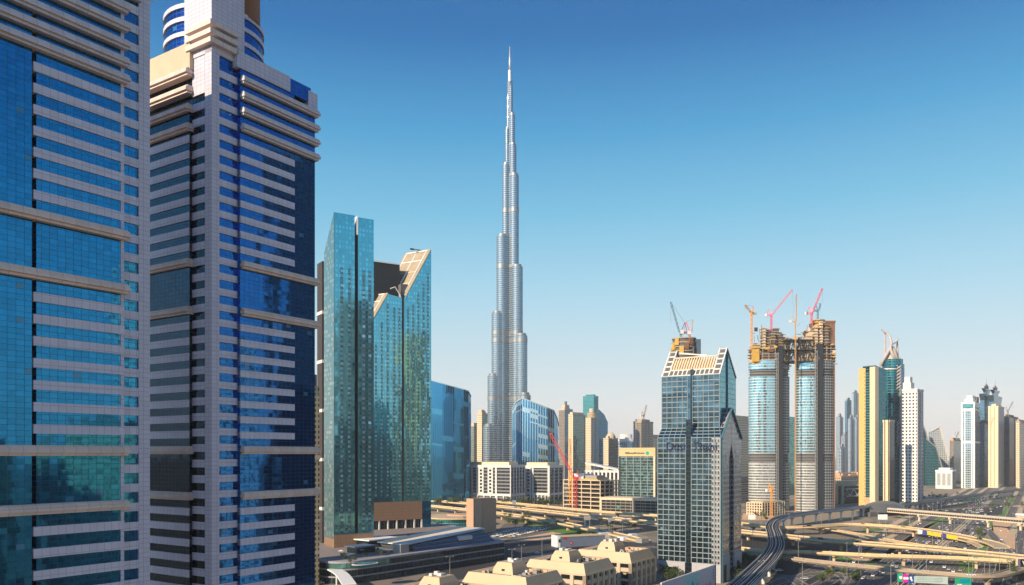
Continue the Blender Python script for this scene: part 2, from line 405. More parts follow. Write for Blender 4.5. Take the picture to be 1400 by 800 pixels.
def sweep(mb, path, prof, mi=0):                 # closed profile [(offset left, dz)] clockwise seen along travel
    L = lateral(path); n = len(prof); rings = [[path[i] + L[i] * o + Vector((0, 0, z)) for o, z in prof] for i in range(len(path))]
    v = 0.0
    for i in range(len(path) - 1):
        l = (path[i + 1] - path[i]).length
        for k in range(n):
            j = (k + 1) % n; m = math.hypot(prof[j][0] - prof[k][0], prof[j][1] - prof[k][1])
            mb.face([rings[i][k], rings[i][j], rings[i + 1][j], rings[i + 1][k]], [(v, 0), (v, m), (v + l, m), (v + l, 0)], mi)
        v += l
    mb.face(rings[0][::-1], None, mi); mb.face(rings[-1], None, mi)
def rectprof(o0, o1, z0, z1): return [(o0, z0), (o1, z0), (o1, z1), (o0, z1)]

# ------------------------------------------------------------------ ground
q = NT('city_ground'); pos = q.n('ShaderNodeNewGeometry').outputs['Position']
f1 = q.noise(0.004, 6, pos); f2 = q.noise(0.05, 5, pos)
vor = q.n('ShaderNodeTexVoronoi'); vor.inputs['Scale'].default_value = 0.012; q.l(pos, vor.inputs['Vector'])
sepc = q.n('ShaderNodeSeparateColor'); q.l(vor.outputs['Color'], sepc.inputs[0])
c = q.mix(q.math('GREATER_THAN', sepc.outputs[0], 0.55), (0.36, 0.28, 0.18), (0.17, 0.15, 0.13))
c = q.mix(q.math('GREATER_THAN', sepc.outputs[1], 0.8), c, (0.08, 0.10, 0.045))
c = q.mix(q.math('MULTIPLY', f2, 0.8), c, (0.30, 0.24, 0.17)); c = q.mix(q.math('MULTIPLY', f1, 0.5), c, (0.2, 0.165, 0.125))
q.l(c, q.b.inputs['Base Color']); q.b.inputs['Roughness'].default_value = 0.95
mb = MB(); S = 26000
mb.face([(-S, -S, 0), (S, -S, 0), (S, S, 0), (-S, S, 0)]); struct(mb.build('ground', q.m))
PZ = [0.02]
def patch(name, pts, mat, world_pts=False):
    PZ[0] += 0.012; m = MB(); pp = [Vector((p[0], p[1], PZ[0])) for p in pts] if world_pts else [G(x, y) + Vector((0, 0, PZ[0])) for x, y in pts]
    ar = sum(pp[i].x * pp[(i + 1) % len(pp)].y - pp[(i + 1) % len(pp)].x * pp[i].y for i in range(len(pp)))
    if ar < 0: pp.reverse()
    m.face(pp, [(p.x, p.y) for p in pp]); return struct(m.build(name, mat))

# main highway, along (0.5485, 0.836)
RD = Vector((0.5485, 0.8362, 0)); RM = Vector((291.6, 581, 0)); RL = Vector((-RD.y, RD.x, 0))
def road_pt(s, o, z=0.0): return RM + RD * s + RL * o + Vector((0, 0, z))
def straight(o0, o1, z, name, mat, s0=-520, s1=7000):
    m = MB(); ribbon(m, [road_pt(s0, 0), road_pt(0, 0), road_pt(400, 0), road_pt(1200, 0), road_pt(s1, 0)], o0, o1, z); return struct(m.build(name, mat))
straight(-75, 75, 0.02, 'highway_verge', SAND2)
M12 = roadmat('six_lane_road', 26.0); M6 = roadmat('service_road_asphalt', 12.0)
straight(3.5, 29.5, 0.06, 'highway', M12); straight(-29.5, -3.5, 0.06, 'highway', M12)
straight(36, 48, 0.06, 'service_road', M6); straight(-48, -36, 0.06, 'service_road', M6)
straight(54, 66, 0.06, 'service_road', M6); straight(-66, -54, 0.06, 'service_road', M6)
straight(29.9, 35.6, 0.08, 'grass_strip', GRASS, 60, 300); straight(-35.6, -29.9, 0.08, 'grass_strip', GRASS, -60, 30)
for o in (-1.6, 1.6):
    m = MB(); sweep(m, [road_pt(-520, 0), road_pt(0, 0), road_pt(500, 0), road_pt(3000, 0)], [(o - 0.4, 0.03), (o + 0.4, 0.03), (o + 0.2, 1.0), (o - 0.2, 1.0)][::1])
    ob = m.build('median_barrier', paint('barrier_yellow', (0.62, 0.5, 0.22), 0.7) if o > 0 else WHITEB)
    tag(ob, 'long low yellow concrete barrier along the middle of the main highway' if o > 0 else 'long low white concrete barrier along the middle of the main highway', 'barrier')
# ground patches read off the photograph
patch('parking_lot', [(676, 730), (690, 716), (760, 716), (752, 728), (700, 737), (676, 737)], paint('pale_asphalt', (0.16, 0.145, 0.13), 0.9))
patch('sandy_lot', [(700, 738), (757, 727), (795, 736), (765, 739), (735, 739)], SAND)
patch('interchange_asphalt', [(1015, 733), (1100, 738), (1240, 752), (1400, 772), (1460, 800), (1460, 830), (1010, 830)], paint('shaded_asphalt', (0.036, 0.038, 0.042), 0.9, 0.3, 0.04))  # asphalt, its colour lowered further for the shade lying over it
patch('road', [(660, 739), (770, 739), (900, 742), (900, 775), (700, 775), (600, 800), (560, 800)], ASPH)
patch('grass_verge', [(715, 716), (800, 724), (842, 733), (800, 736), (765, 729), (748, 726)], GRASS)
patch('grass_verge', [(690, 708), (760, 716), (720, 716), (690, 712)], GRASS)
patch('lawn', [(1131, 761), (1168, 763.5), (1180, 769), (1140, 766)], GRASS)
patch('sandy_plot', [(1160, 762), (1190, 764), (1182, 770), (1174, 768.5)], SAND)
patch('grass_verge', [(1180, 722), (1208, 723.5), (1210, 726), (1180, 726)], GRASS)
patch('sandy_verge', [(1208, 723), (1262, 728), (1255, 733), (1205, 729)], SAND)
patch('sandy_plot', [(1357, 714), (1392, 712), (1376, 722), (1388, 733), (1388, 752), (1372, 745), (1359, 733)], SAND)
patch('sandy_plot', [(1384, 691), (1440, 688), (1440, 694), (1384, 693)], SAND)
patch('asphalt_yard', [(1232, 699), (1290, 688), (1372, 690), (1370, 704), (1232, 706)], ASPH)
patch('lawn', [(1312, 769), (1328, 768.5), (1319, 777), (1311, 777)], GRASS)
patch('sandy_verge', [(1290, 690), (1302, 687), (1320, 687), (1300, 691)], SAND2)
patch('grass_verge', [(1333, 734), (1340, 729), (1346, 736), (1339, 737)], GRASS)
patch('sandy_plot', [(1016, 702), (1060, 706), (1050, 712), (1014, 711)], SAND)
for name, pts, w in (('slip_road', [(1402, 800), (1385, 765), (1368, 745), (1352, 728), (1340, 716), (1340, 706)], 9),
                     ('slip_road', [(1052, 800), (1085, 790), (1120, 784), (1150, 786), (1165, 800)], 9),
                     ('slip_road', [(1140, 775), (1165, 790), (1150, 812)], 9),
                     ('slip_road', [(1096, 800), (1078, 790), (1062, 788), (1040, 800)], 8),
                     ('side_road', [(640, 800), (700, 772), (760, 757), (900, 748)], 11),
                     ('side_road', [(590, 690), (700, 697), (820, 712), (905, 722)], 12),
                     ('side_road', [(1400, 690), (1340, 694), (1290, 697), (1235, 703)], 14)):
    PZ[0] += 0.012; pth = spline([G(x, y) + Vector((0, 0, PZ[0])) for x, y in pts], 6); m = MB(); ribbon(m, pth, -w / 2, w / 2)
    struct(m.build(name, roadmat('slip_road_asphalt', float(w))))
    m = MB(); sweep(m, pth, rectprof(w / 2, w / 2 + 0.5, -0.1, 0.13)); sweep(m, pth, rectprof(-w / 2 - 0.5, -w / 2, -0.1, 0.13)); struct(m.build('kerb', GREY))
# ------------------------------------------------------------------ the two banded towers at the left
GB1 = glass('cobalt_glass', (0.018, 0.20, 0.40), (1.5, 1.05), (0.01, 0.06, 0.12), 0.05, 0.06, tilt=0.009, wave=0.12, var=0.10, blind=.008, blindcol=(0.05, .22, .36))
GB2 = glass('royal_blue_glass', (0.015, 0.12, 0.36), (1.5, 1.05), (0.01, 0.05, 0.12), 0.05, 0.06, tilt=0.010, wave=0.16, var=0.10, blind=.008, blindcol=(0.05, .18, .34))
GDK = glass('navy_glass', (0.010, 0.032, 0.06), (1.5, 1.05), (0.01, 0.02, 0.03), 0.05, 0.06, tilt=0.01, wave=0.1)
def ledge(face, t0, t1, z, o, parent, mat):
    m = MB()
    face.box(m, t0, t1, z - 0.9, z - 0.35, -0.5, o - 0.55); face.box(m, t0 - .25, t1 + .25, z - 0.35, z + 0.25, -0.5, o)
    face.box(m, t0 - .1, t1 + .1, z + 0.25, z + 0.8, -0.5, o - 0.25); face.box(m, t0, t1, z + 0.8, z + 1.1, -0.5, o - 0.7)
    return m.build('ledge', mat, parent)
def bands(face, t0, t1, zs, h, o0, o1, parent, mat):
    for z in zs:
        m = MB(); face.box(m, t0, t1, z, z + h, o0, o1); m.build('spandrel_band', mat, parent)

fa = Face((-76.95, 171.0), (0.565, 0.825))
t1 = thing('office_tower', 'blue glass tower with grey bands and stone ledges filling the left edge, nearest of all', 'tower', (-90, 175, 0))
TL = -52.0; tp, tb, tc0, td = fa.t(190), fa.t(166), fa.t(46.5), fa.t(40)
m = MB(); fa.box(m, TL, -0.3, 0, 181, -38, -1.0); m.build('core', GDK, t1)
m = MB(); fa.box(m, tp, 0, 0, 182, -39, 0.0); m.build('corner_pier', LAV, t1)
m = MB(); fa.box(m, tb, tp, 0, 181, -1.2, -0.45); m.build('window_strip', GB1, t1)
m = MB(); fa.box(m, tc0, tb, 0, 181, -1.2, 0.9); m.build('curtain_wall', GB1, t1)
m = MB(); fa.box(m, TL, td, 0, 181, -1.2, 1.0); m.build('glass_bay', GB1, t1)
m = MB(); fa.box(m, tb - 0.7, tb, 0, 181, -1.1, 1.0); m.build('corner_trim', LAV, t1)
zt = [fa.z(168, y) for y in (17, 42, 66.5, 90, 113)]; zm = [fa.z(168, y) for y in (325, 398, 617, 690)]
for z in zt: ledge(fa, TL, tb + 0.3, z, 2.7, t1, LEDGE2)
for z in zm: ledge(fa, TL, tb + 0.3, z, 2.7, t1, LEDGE_LIT)
p_ = (zt[-1] - zm[0]) / 8.0
bands(fa, tc0 - .6, tb, [zm[0] + p_ * k - 0.85 for k in range(1, 8)], 1.75, -1.1, 1.15, t1, LAVB)
p2_ = (zm[1] - zm[2]) / 8.0
bands(fa, tc0 - .6, tb, [zm[2] + p2_ * k - 0.85 for k in range(1, 8)], 1.75, -1.1, 1.15, t1, LAVB)
bands(fa, tc0 - .6, tb, [zm[3] - p2_ * k - 0.85 for k in range(1, 18)], 1.75, -1.1, 1.15, t1, LAVB)
bands(fa, tb, tp, [zm[0] + p_ * k - 0.6 for k in range(-32, 14) if zm[0] + p_ * k > 0.7], 1.75, -1.1, -0.12, t1, LAVB)
m = MB(); fa.box(m, tb - 1, tp + 0.2, zt[0] + 3.6, 182.6, -20, 0.9); m.build('parapet', LAV, t1)
m = MB(); fa.box(m, -6, 1.3, 181.2, 182.2, -40, 1.2); m.build('roof_fin', SILVER, t1)

fr = Face((-73.2, 196.0), (0.543, 0.84)); fl = Face((-73.2, 196.0), (0.84, -0.543))
t2 = thing('office_tower', 'blue glass tower with grey bands and a tall stone crown, second from left', 'tower', (-75, 205, 0))
tR = fr.t(428); tL2 = fl.t(205) - 9
a0, a1, a2, a3 = fr.t(300), fr.t(325), fr.t(399), fr.t(427); b0, b1, b2 = fl.t(280), fl.t(262), tL2
zr = fr.z(329, 73)
m = MB(); fr.box(m, 0.4, a3, 0, zr - 2, -(-tL2) + 0.5, -1.0); m.build('core', GDK, t2)
m = MB(); fr.box(m, 0, a0, 0, zr + 2, -(-b0), 0.0); m.build('corner_pier', LAV, t2)
m = MB(); fr.box(m, a0, a1, 0, zr - 1, -1.3, -0.45); m.build('window_strip', GB2, t2)
m = MB(); fr.box(m, a1, a2, 0, zr - 1, -1.3, 0.9); m.build('curtain_wall', GB2, t2)
m = MB(); fr.box(m, a2, a3, 0, zr - 8, -14, 1.0); m.build('glass_bay', GB2, t2)
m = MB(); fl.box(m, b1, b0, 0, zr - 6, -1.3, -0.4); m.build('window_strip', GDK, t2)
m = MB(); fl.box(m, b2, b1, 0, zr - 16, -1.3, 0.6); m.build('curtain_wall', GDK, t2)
ztr = [fr.z(329, y) for y in (112, 133.5, 155, 177)]; zmr = [fr.z(329, y) for y in (364, 428, 616, 678)]
for z in ztr: ledge(fr, a1 + 0.3, a3 + 0.6, z, 2.5, t2, LEDGE2)
for z in zmr: ledge(fr, a1 + 0.3, a3 + 0.6, z, 2.5, t2, LEDGE_LIT)
for y in (178, 152, 127, 103): ledge(fl, b2, b1 + 0.2, fl.z(255, y), 2.0, t2, LEDGE_LIT)
for z in zmr: ledge(fl, b2, b1 + 0.2, z, 2.0, t2, LEDGE_LIT)
n1 = 9; q1 = (ztr[-1] - zmr[0]) / n1; n2 = 9; q2 = (zmr[1] - zmr[2]) / n2
zz = [zmr[0] + q1 * k - 0.85 for k in range(1, n1)] + [zmr[2] + q2 * k - 0.85 for k in range(1, n2)] + [zmr[3] - q2 * k - 0.85 for k in range(1, 17) if zmr[3] - q2 * k > 1]
bands(fr, a1, a2, zz, 1.75, -1.1, 1.15, t2, LAVB)
bands(fr, a0 - .1, a1, [zmr[0] + q1 * k - 0.6 for k in range(-30, 13) if 0.7 < zmr[0] + q1 * k < zr - 5], 1.75, -1.1, -0.12, t2, LAVB)
bands(fl, b1, b0 + .1, [zmr[0] + q1 * k - 0.85 for k in range(-30, 12) if 0.9 < zmr[0] + q1 * k < zr - 9], 1.9, -1.1, -0.1, t2, LAVB)
bands(fl, b2, b1, [z for z in zz] + [zmr[1] + q1 * k for k in ()], 1.9, -1.1, 0.85, t2, LAVB)
m = MB(); fr.box(m, a1 - 1.2, a3 - 9, zr - 4.4, zr - 0.3, -6, 1.3); m.build('parapet', LAV, t2)
m = MB(); fr.box(m, a3 - 9, a3 - 1.5, zr - 4.5, zr - 0.5, -8, 1.0); m.build('penthouse_glazing', GB2, t2)
m = MB(); fr.box(m, a3 - 2.5, a3 + 0.8, zr - 8, zr - 1.4, -10, 1.2); m.build('corner_fin', LAV, t2)
m = MB(); fl.box(m, b2, b1 + 0.5, fl.z(262, 96), fl.z(262, 60), -9, 0.9); m.build('penthouse', BEIGE2, t2)
m = MB(); fl.box(m, b1, -1.6, zr - 12, zr + 2, -7, -0.2); m.build('shoulder', LAV, t2)
s1, s0 = fr.t(334), fl.t(252)
m = MB(); fr.box(m, 0, s1, zr - 3, 246, s0, 0.05); m.build('crown_slab', LAV, t2)
for y in (58, 46, 34):
    z = fr.z(289, y); mm = MB(); fr.box(mm, -1.3, s1 * 0.72, z - .5, z + .7, s0 * 0.8, 1.3); mm.build('ledge', LEDGE_LIT, t2)
cx, cy, rr = -80.0, 216.5, 12.4
def ring(cx, cy, r, n=40, ry=None, rot=0.0):
    ry = ry or r; ca, sa = math.cos(rot), math.sin(rot)
    return [Vector((cx + r * math.cos(2 * math.pi * k / n) * ca - ry * math.sin(2 * math.pi * k / n) * sa, cy + r * math.cos(2 * math.pi * k / n) * sa + ry * math.sin(2 * math.pi * k / n) * ca)) for k in range(n)]
m = MB(); m.prism(ring(cx, cy, rr), zr - 6, 198.5); dr = m.build('drum', GB2, t2)
for z in (zr + 1.2, zr + 5, zr + 8.8, zr + 12.2):
    m = MB(); m.prism(ring(cx, cy, rr + 0.35), z, z + 1.1); m.build('spandrel_band', LAVB, dr)
m = MB(); m.prism(ring(-72.2, 214, 5.0, 24), 198, 217); m.build('rooftop_cylinder', paint('rust_brown_cladding', (0.26, 0.11, 0.05), 0.5), t2)

# ------------------------------------------------------------------ twin teal glass towers
TW = glass('teal_curtain_glass', (0.17, 0.56, 0.68), (2.6, 3.6), (0.16, 0.47, 0.57), 0.42, 0.40, tilt=0.013, wave=0.3, metal=0.95, fmetal=0.92, frough=0.10, var=0.25, wscale=0.06)
TWL = glass('pale_teal_glass', (0.20, 0.36, 0.38), (2.6, 3.6), (0.16, 0.30, 0.32), 0.40, 0.42, tilt=0.01, wave=0.15, blind=0.25, metal=0.8, fmetal=0.6, frough=0.2)
BRN = panel('brown_stone', (0.25, 0.15, 0.09), 2.4, 3.0)
th = R(32); ud = (math.cos(th), math.sin(th)); ld = Vector((-math.sin(th), math.cos(th)))
fA = Face(XY(457, 590), ud); fAl = Face(XY(457, 590), (math.sin(th), -math.cos(th)))
tA = thing('glass_tower', 'teal glass tower split by a dark vertical slot, with a slanting left edge', 'tower', (-115, 605, 0))
dep = -fAl.t(443.5); zA = fA.z(457, 290); zAb = fAl.z(443.5, 347); zbA = fA.z(457, 737)
def slab(x0, x1, ytop):
    t0, t1_ = fA.t(x0), fA.t(x1); zt_ = fA.z(x0, ytop)
    prof = [fA.pt(t0, zbA, 0), fA.pt(t0, zt_, 0), fA.pt(t0, zt_ - (zA - zAb), -dep), fA.pt(t0, zbA, -dep)]
    m = MB(); m.extrude(prof, fA.pt(t1_, 0) - fA.pt(t0, 0)); return m, t0, t1_, zt_
m, u0, u1, z1_ = slab(457, 485, 290); m.build('glass_slab', TW, tA)
m, u2, u3, z2_ = slab(489.5, 511, 297); m.build('glass_slab', TW, tA)
m = MB(); prof = [fAl.pt(-dep, zbA, .12), fAl.pt(0, zbA, .12), fAl.pt(0, z1_, .12), fAl.pt(-dep, z1_ - (zA - zAb), .12)]; m.extrude(prof, Vector((fAl.n.x, fAl.n.y, 0)) * 0.2); m.build('side_glazing', TWL, tA)
WCOL = glass('window_column_glass', (0.20, 0.34, 0.40), (2.4, 3.6), (0.06, 0.24, 0.31), .06, .46, tilt=.05, metal=.55, fmetal=.85, frough=.15, var=.5)
for s0_, s1_ in ((u0, u1), (u2, u3)):
    for f_ in (.36, .74):
        mm = MB(); c_ = s0_ + (s1_ - s0_) * f_; fA.box(mm, c_ - 1.1, c_ + 1.1, zbA + 4, z1_ - 40, .02, .16); mm.build('window_column', WCOL, tA)
m = MB(); fA.box(m, u1, u2, 14.5, z1_ - 12, -dep + 3, -3.0); m.build('recessed_slot', DARK, tA)
m = MB(); fA.box(m, u2 - .9, u2, z1_ - 14, z2_ + .6, -8, .1); m.build('white_fin', WHITE, tA)
m = MB(); fA.box(m, u0, u3, 14.5, zbA - 5, -dep + 2, -4.0); m.build('lobby', GLD, tA)
m = MB(); fA.box(m, u0 - .2, u3 + .2, zbA - 6.5, zbA + 3, -dep, .25); m.build('stone_fascia', BRN, tA)
for k in range(5):
    m = MB(); t_ = u0 + (u3 - u0) * k / 4 - .5; fA.box(m, t_, t_ + 1.0, 14.5, zbA - 6.5, -1.2, -.2); m.build('column', WHITEB, tA)
m = MB(); C2 = Vector(XY(440.5, 618)); poly = foot(437.5, 440.5, 447, 622, 32, depth=12); m.prism(poly, 0, ZY(357, 622)); m.build('service_core', DARKB, tA)
for k in range(5):
    m = MB(); m.prism(grow(poly, .3), 40 + k * 38, 42.5 + k * 38); m.build('core_band', WHITEB, tA)

fB = Face(XY(505, 725), ud)
tB = thing('glass_tower', 'teal glass tower with a notched roof of two slanting white roof planes', 'tower', (-105, 745, 0))
def fbz(px, y): return fB.pt(fB.t(px), fB.z(px, y))
zbB = fB.z(505, 688)
out = [(505, None), (505, 447), (531, 402), (556, 409), (556.5, 404), (589.5, 342), (589.5, None)]
prof = [fB.pt(fB.t(x), zbB if y is None else fB.z(x, y)) for x, y in out]
DB = 31.0
inw = Vector((-.86, .51, 0))
m = MB(); m.extrude(prof, inw * DB); m.build('glass_body', TW, tB)
def rslab(i, j, name):
    a, b = prof[i], prof[j]; up = Vector((0, 0, 1.2)); m = MB()
    m.extrude([a + up * .1 + inw * .4, b + up * .1 + inw * .4, b + up + inw * .4, a + up + inw * .4], inw * (DB - .8)); rf = m.build(name, paint('cream_roof', (0.36, 0.29, 0.20), 0.8, .25), tB)
    for fr_ in (0.12, 0.5, 0.88):
        mm = MB(); c = a.lerp(b, .04) + up * 1.3 + inw * DB * fr_; d_ = a.lerp(b, .96) + up * 1.3 + inw * DB * fr_; mm.bar(c, d_, 1.4, 1.0); mm.build('roof_rail', WHITE, rf)
    for fr_ in (0.25, 0.5, 0.75, 0.97):
        mm = MB(); c = a.lerp(b, fr_) + up * 1.1; mm.bar(c + inw * 3, c + inw * (DB - 3), 1.2, .8); mm.build('roof_walkway', WHITE if fr_ > .5 else CREAM, rf)
rslab(1, 2, 'slanting_roof'); rslab(4, 5, 'slanting_roof')
tl_, tr_ = fB.t(506), fB.t(563)
zpl = fB.z(531, 366) + 6
m = MB(); fB.box(m, tl_ - 1, fB.t(552), fB.z(531, 415), zpl, -40, -9); m.build('plant_screen', DARK, tB)
m = MB(); fB.box(m, fB.t(550), fB.t(563), fB.z(531, 415), fB.z(556, 388), -30, -3); m.build('plant_screen', GREYD, tB)
m = MB(); fB.box(m, tl_ - 1.6, tl_ - .9, fB.z(531, 415), zpl + .8, -40.5, -8.6); fB.box(m, tl_ - 1.6, fB.t(552) + .4, zpl, zpl + .9, -40.5, -8.4); m.build('screen_coping', WHITEB, tB)
for px_, yt_ in ((514, 470), (522, 440), (530, 415), (539, 420), (546, 420), (558, 420), (565, 416), (572, 400), (579, 386), (585, 374)):
    mm = MB(); c_ = fB.t(px_); fB.box(mm, c_ - 1.0, c_ + 1.0, zbB + 5, fB.z(px_, yt_), .02, .16); mm.build('window_column', WCOL, tB)
m = MB(); fB.box(m, fB.t(549.3), fB.t(552.3), zbB - 20, fB.z(551, 407), -2, .12); m.build('recessed_slot', DARK, tB)
m = MB(); fB.box(m, fB.t(505), fB.t(577), fB.z(505, 713), zbB + .5, -DB, .2); m.build('stone_fascia', BRN, tB)
m = MB(); fB.box(m, fB.t(505), fB.t(577), 12, fB.z(505, 713), -DB, -3.5); m.build('lobby', GLD, tB)
m = MB(); fB.box(m, fB.t(577), fB.t(589.5), 0, zbB + .2, -DB, -.3); m.build('glazed_corner', GB1, tB)
for px in (506, 518, 530, 542, 554, 566, 576):
    m = MB(); fB.box(m, fB.t(px), fB.t(px) + 1.2, 12, fB.z(505, 713), -1.4, -.1); m.build('column', WHITEB, tB)
m = MB(); a = fbz(588, 345) + inw * 14; m.bar(a + Vector((0, 0, -6)), a + Vector((0, 0, 4)), .7); m.bar(a + Vector((-7, -4, 4)), a + Vector((9, 5, 4)), .6); m.bar(a + Vector((-7, -4, 4)), a + Vector((-4, -2, 4)), 1.3); m.build('cleaning_cradle_arm', DARK, tB)
m = MB(); a = fbz(549, 402) + inw * 2; m.tube([a + Vector((-8, -5, 4)), a + Vector((-4, -3, 6)), a, a + Vector((1, .5, -6))], .6); m.build('cleaning_cradle_arm', WHITEB, tB)

# ------------------------------------------------------------------ slim building glimpsed between the tower pairs
OLD = glass('ochre_windows', (0.10, 0.12, 0.10), (3.0, 3.4), (0.45, 0.36, 0.20), 0.45, 0.42, tilt=0.03, metal=0.7)
tC = thing('office_block', 'slim ochre block with a dark round top between the banded tower and teal glass tower', 'building', (-140, 520, 0))
pC = foot(395, 414, 436.5, 505, 40, depth=18)
m = MB(); m.prism(pC, 0, ZY(527, 505)); m.build('wall', OLD, tC)
cC = centre(pC); m = MB(); m.prism(ring(cC.x - 1, cC.y - 4, 9.5, 28), ZY(527, 505) + .01, ZY(511, 505)); m.build('round_top', DARK, tC)
for z in (20, 40, 60, 80):
    m = MB(); m.prism(grow(pC, .5), z, z + 2.2); m.build('stone_band', BEIGE2, tC)

# ------------------------------------------------------------------ curved podium in front of the teal towers
PD = Vector((0.622, 0.783)); PN = Vector((0.783, -0.622))
pf0, pf1 = Vector((-107.0, 510.0)), Vector((-5.8, 637.0))
def fillet(a, c, b, r, n=9):
    a, c, b = Vector(a), Vector(c), Vector(b); d1, d2 = (a - c).normalized(), (b - c).normalized(); ang = math.acos(max(-1, min(1, d1.dot(d2)))); L = r / math.tan(ang / 2)
    p0, p1 = c + d1 * L, c + d2 * L; ctr = c + (d1 + d2).normalized() * (r / math.sin(ang / 2)); out = []
    s, e = (p0 - ctr), (p1 - ctr); a0 = math.atan2(s.y, s.x); da = math.atan2(e.y, e.x) - a0
    while da > math.pi: da -= 2 * math.pi
    while da < -math.pi: da += 2 * math.pi
    return [ctr + Vector((math.cos(a0 + da * k / n), math.sin(a0 + da * k / n))) * r for k in range(n + 1)]
pod = fillet((-185, 560), pf0, pf1, 17) + [pf1, Vector((-62, 792)), Vector((-178, 765)), Vector((-185, 560))]
tP = thing('podium', 'long low podium with a curved corner and dark glass bands under the twin teal towers', 'building', (-90, 600, 0))
PGL = glass('podium_glass', (0.03, 0.06, 0.075), (4.2, 4.7), (0.10, 0.11, 0.13), 0.05, 0.05, tilt=0.03, metal=0.7)
m = MB(); m.prism(grow(pod, -.5), 0, 13.6); m.build('glazed_wall', PGL, tP)
for z, h, o in ((4.1, .9, .1), (8.9, .9, .1), (13.4, 1.3, .35)):
    m = MB(); m.prism(grow(pod, o), z, z + h); m.build('floor_band', paint('podium_band', (0.33, 0.31, 0.34), 0.6), tP)
m = MB(); m.prism(grow(pod, -6.0), 14.65, 14.75); m.build('roof_deck', paint('deck_paving', (0.26, 0.22, 0.20), 0.8), tP)
m = MB(); m.prism(fillet((-185, 560), pf0, pf1, 17) + [pf0 + PD * 40, pf0 + PD * 40 - PN * 2, pf0 - PN * 2 - PD * -14], 9.9, 13.3); m.build('green_glass_corner', glass('green_strip_glass', (0.12, 0.30, 0.28), (2.1, 3.4), tilt=.03, metal=.7), tP)
fP = Face(pf0, PD)
tH = thing('rooftop_hall', 'long wedge shaped hall with white and blue roof on the end of the podium', 'hall', (-40, 640, 14.7))
m = MB(); prof = [fP.pt(70, 14.7, -6), fP.pt(158, 14.7, -6), fP.pt(150, 23.5, -12), fP.pt(70, 18.5, -9)]; m.extrude(prof, Vector((-PN.x, -PN.y, 0)) * 34); m.build('glazed_wall', glass('hall_glass', (0.09, 0.13, 0.15), (2.2, 2.4), (.2, .22, .23), .1, .12, tilt=.04, metal=.75), tH)
for j, (o, w, mt) in enumerate(((-12, 9, WHITEB), (-21.3, 9, paint('white_membrane', (0.7, 0.62, 0.5), .7)), (-30.6, 11, paint('blue_roof_sheet', (0.10, 0.15, 0.21), 0.5)))):
    m = MB(); prof = [fP.pt(66, 18.9, o), fP.pt(153, 24.2, o), fP.pt(153, 24.9, o), fP.pt(66, 19.6, o)]; m.extrude(prof, Vector((-PN.x, -PN.y, 0)) * w); m.build('roof_sheet', mt, tH)
m = MB(); fP.box(m, 118, 132, 18.2, 21.2, -11.2, -7); m.build('dormer', WHITEB, tH)
tK = thing('pavilion', 'flat white roofed pavilion on the podium deck below the teal towers', 'pavilion', (-80, 650, 14.7))
m = MB(); fP.box(m, 62, 92, 19.8, 20.6, -66, -46); m.build('flat_roof', WHITE, tK)
m = MB(); fP.box(m, 64, 90, 14.75, 19.8, -64, -49); m.build('glazed_wall', GLD, tK)
tK = thing('pavilion', 'small blue roofed pavilion on the podium deck beside the pool', 'pavilion', (-80, 600, 14.7))
m = MB(); fP.box(m, 34, 52, 19.0, 19.6, -40, -24); m.build('flat_roof', paint('blue_roof_sheet', (0, 0, 0)), tK)
m = MB(); fP.box(m, 35, 51, 14.75, 19.0, -38, -27); m.build('glazed_wall', GLD, tK)
tK = thing('plant_room', 'pale grey box shaped plant room on the edge of the podium roof', 'plant room', (-70, 580, 14.7))
m = MB(); fP.box(m, 56, 64, 14.75, 20.5, -14, -6.5); m.build('wall', GREY, tK); m = MB(); fP.box(m, 55.6, 64.4, 20.5, 21.0, -14.4, -6.2); m.build('coping', WHITEB, tK)
tK = thing('swimming_pool', 'bright blue oval pool on the curved corner of the podium deck', 'pool', (-95, 540, 14.7))
c_ = G(499, 771, 14.8); m = MB(); m.prism(ring(c_.x, c_.y, 9, 24, 5, R(40)), 14.76, 15.1); m.build('pool_edge', WHITEB, tK)
m = MB(); m.prism(ring(c_.x, c_.y, 8, 24, 4.2, R(40)), 15.1, 15.16); m.build('pool_water', glass('pool_water', (0.05, 0.45, 0.6), (400, 400), tilt=0, metal=.3, rough=.1), tK)
tK = thing('canopy', 'white curved entrance canopy at the foot of the teal tower', 'canopy', (-130, 530, 0))
cp = [G(425, 775, 9), G(445, 778, 9), G(460, 786, 9), G(470, 800, 9)]; m = MB(); ribbon_p = spline(cp, 5); sweep(m, ribbon_p, rectprof(-1, 7, 0, .8)); m.build('canopy_roof', WHITE, tK)
for p in cp[:3]:
    m = MB(); m.bar(Vector((p.x, p.y, 0)), p, .8); m.build('post', WHITEB, tK)

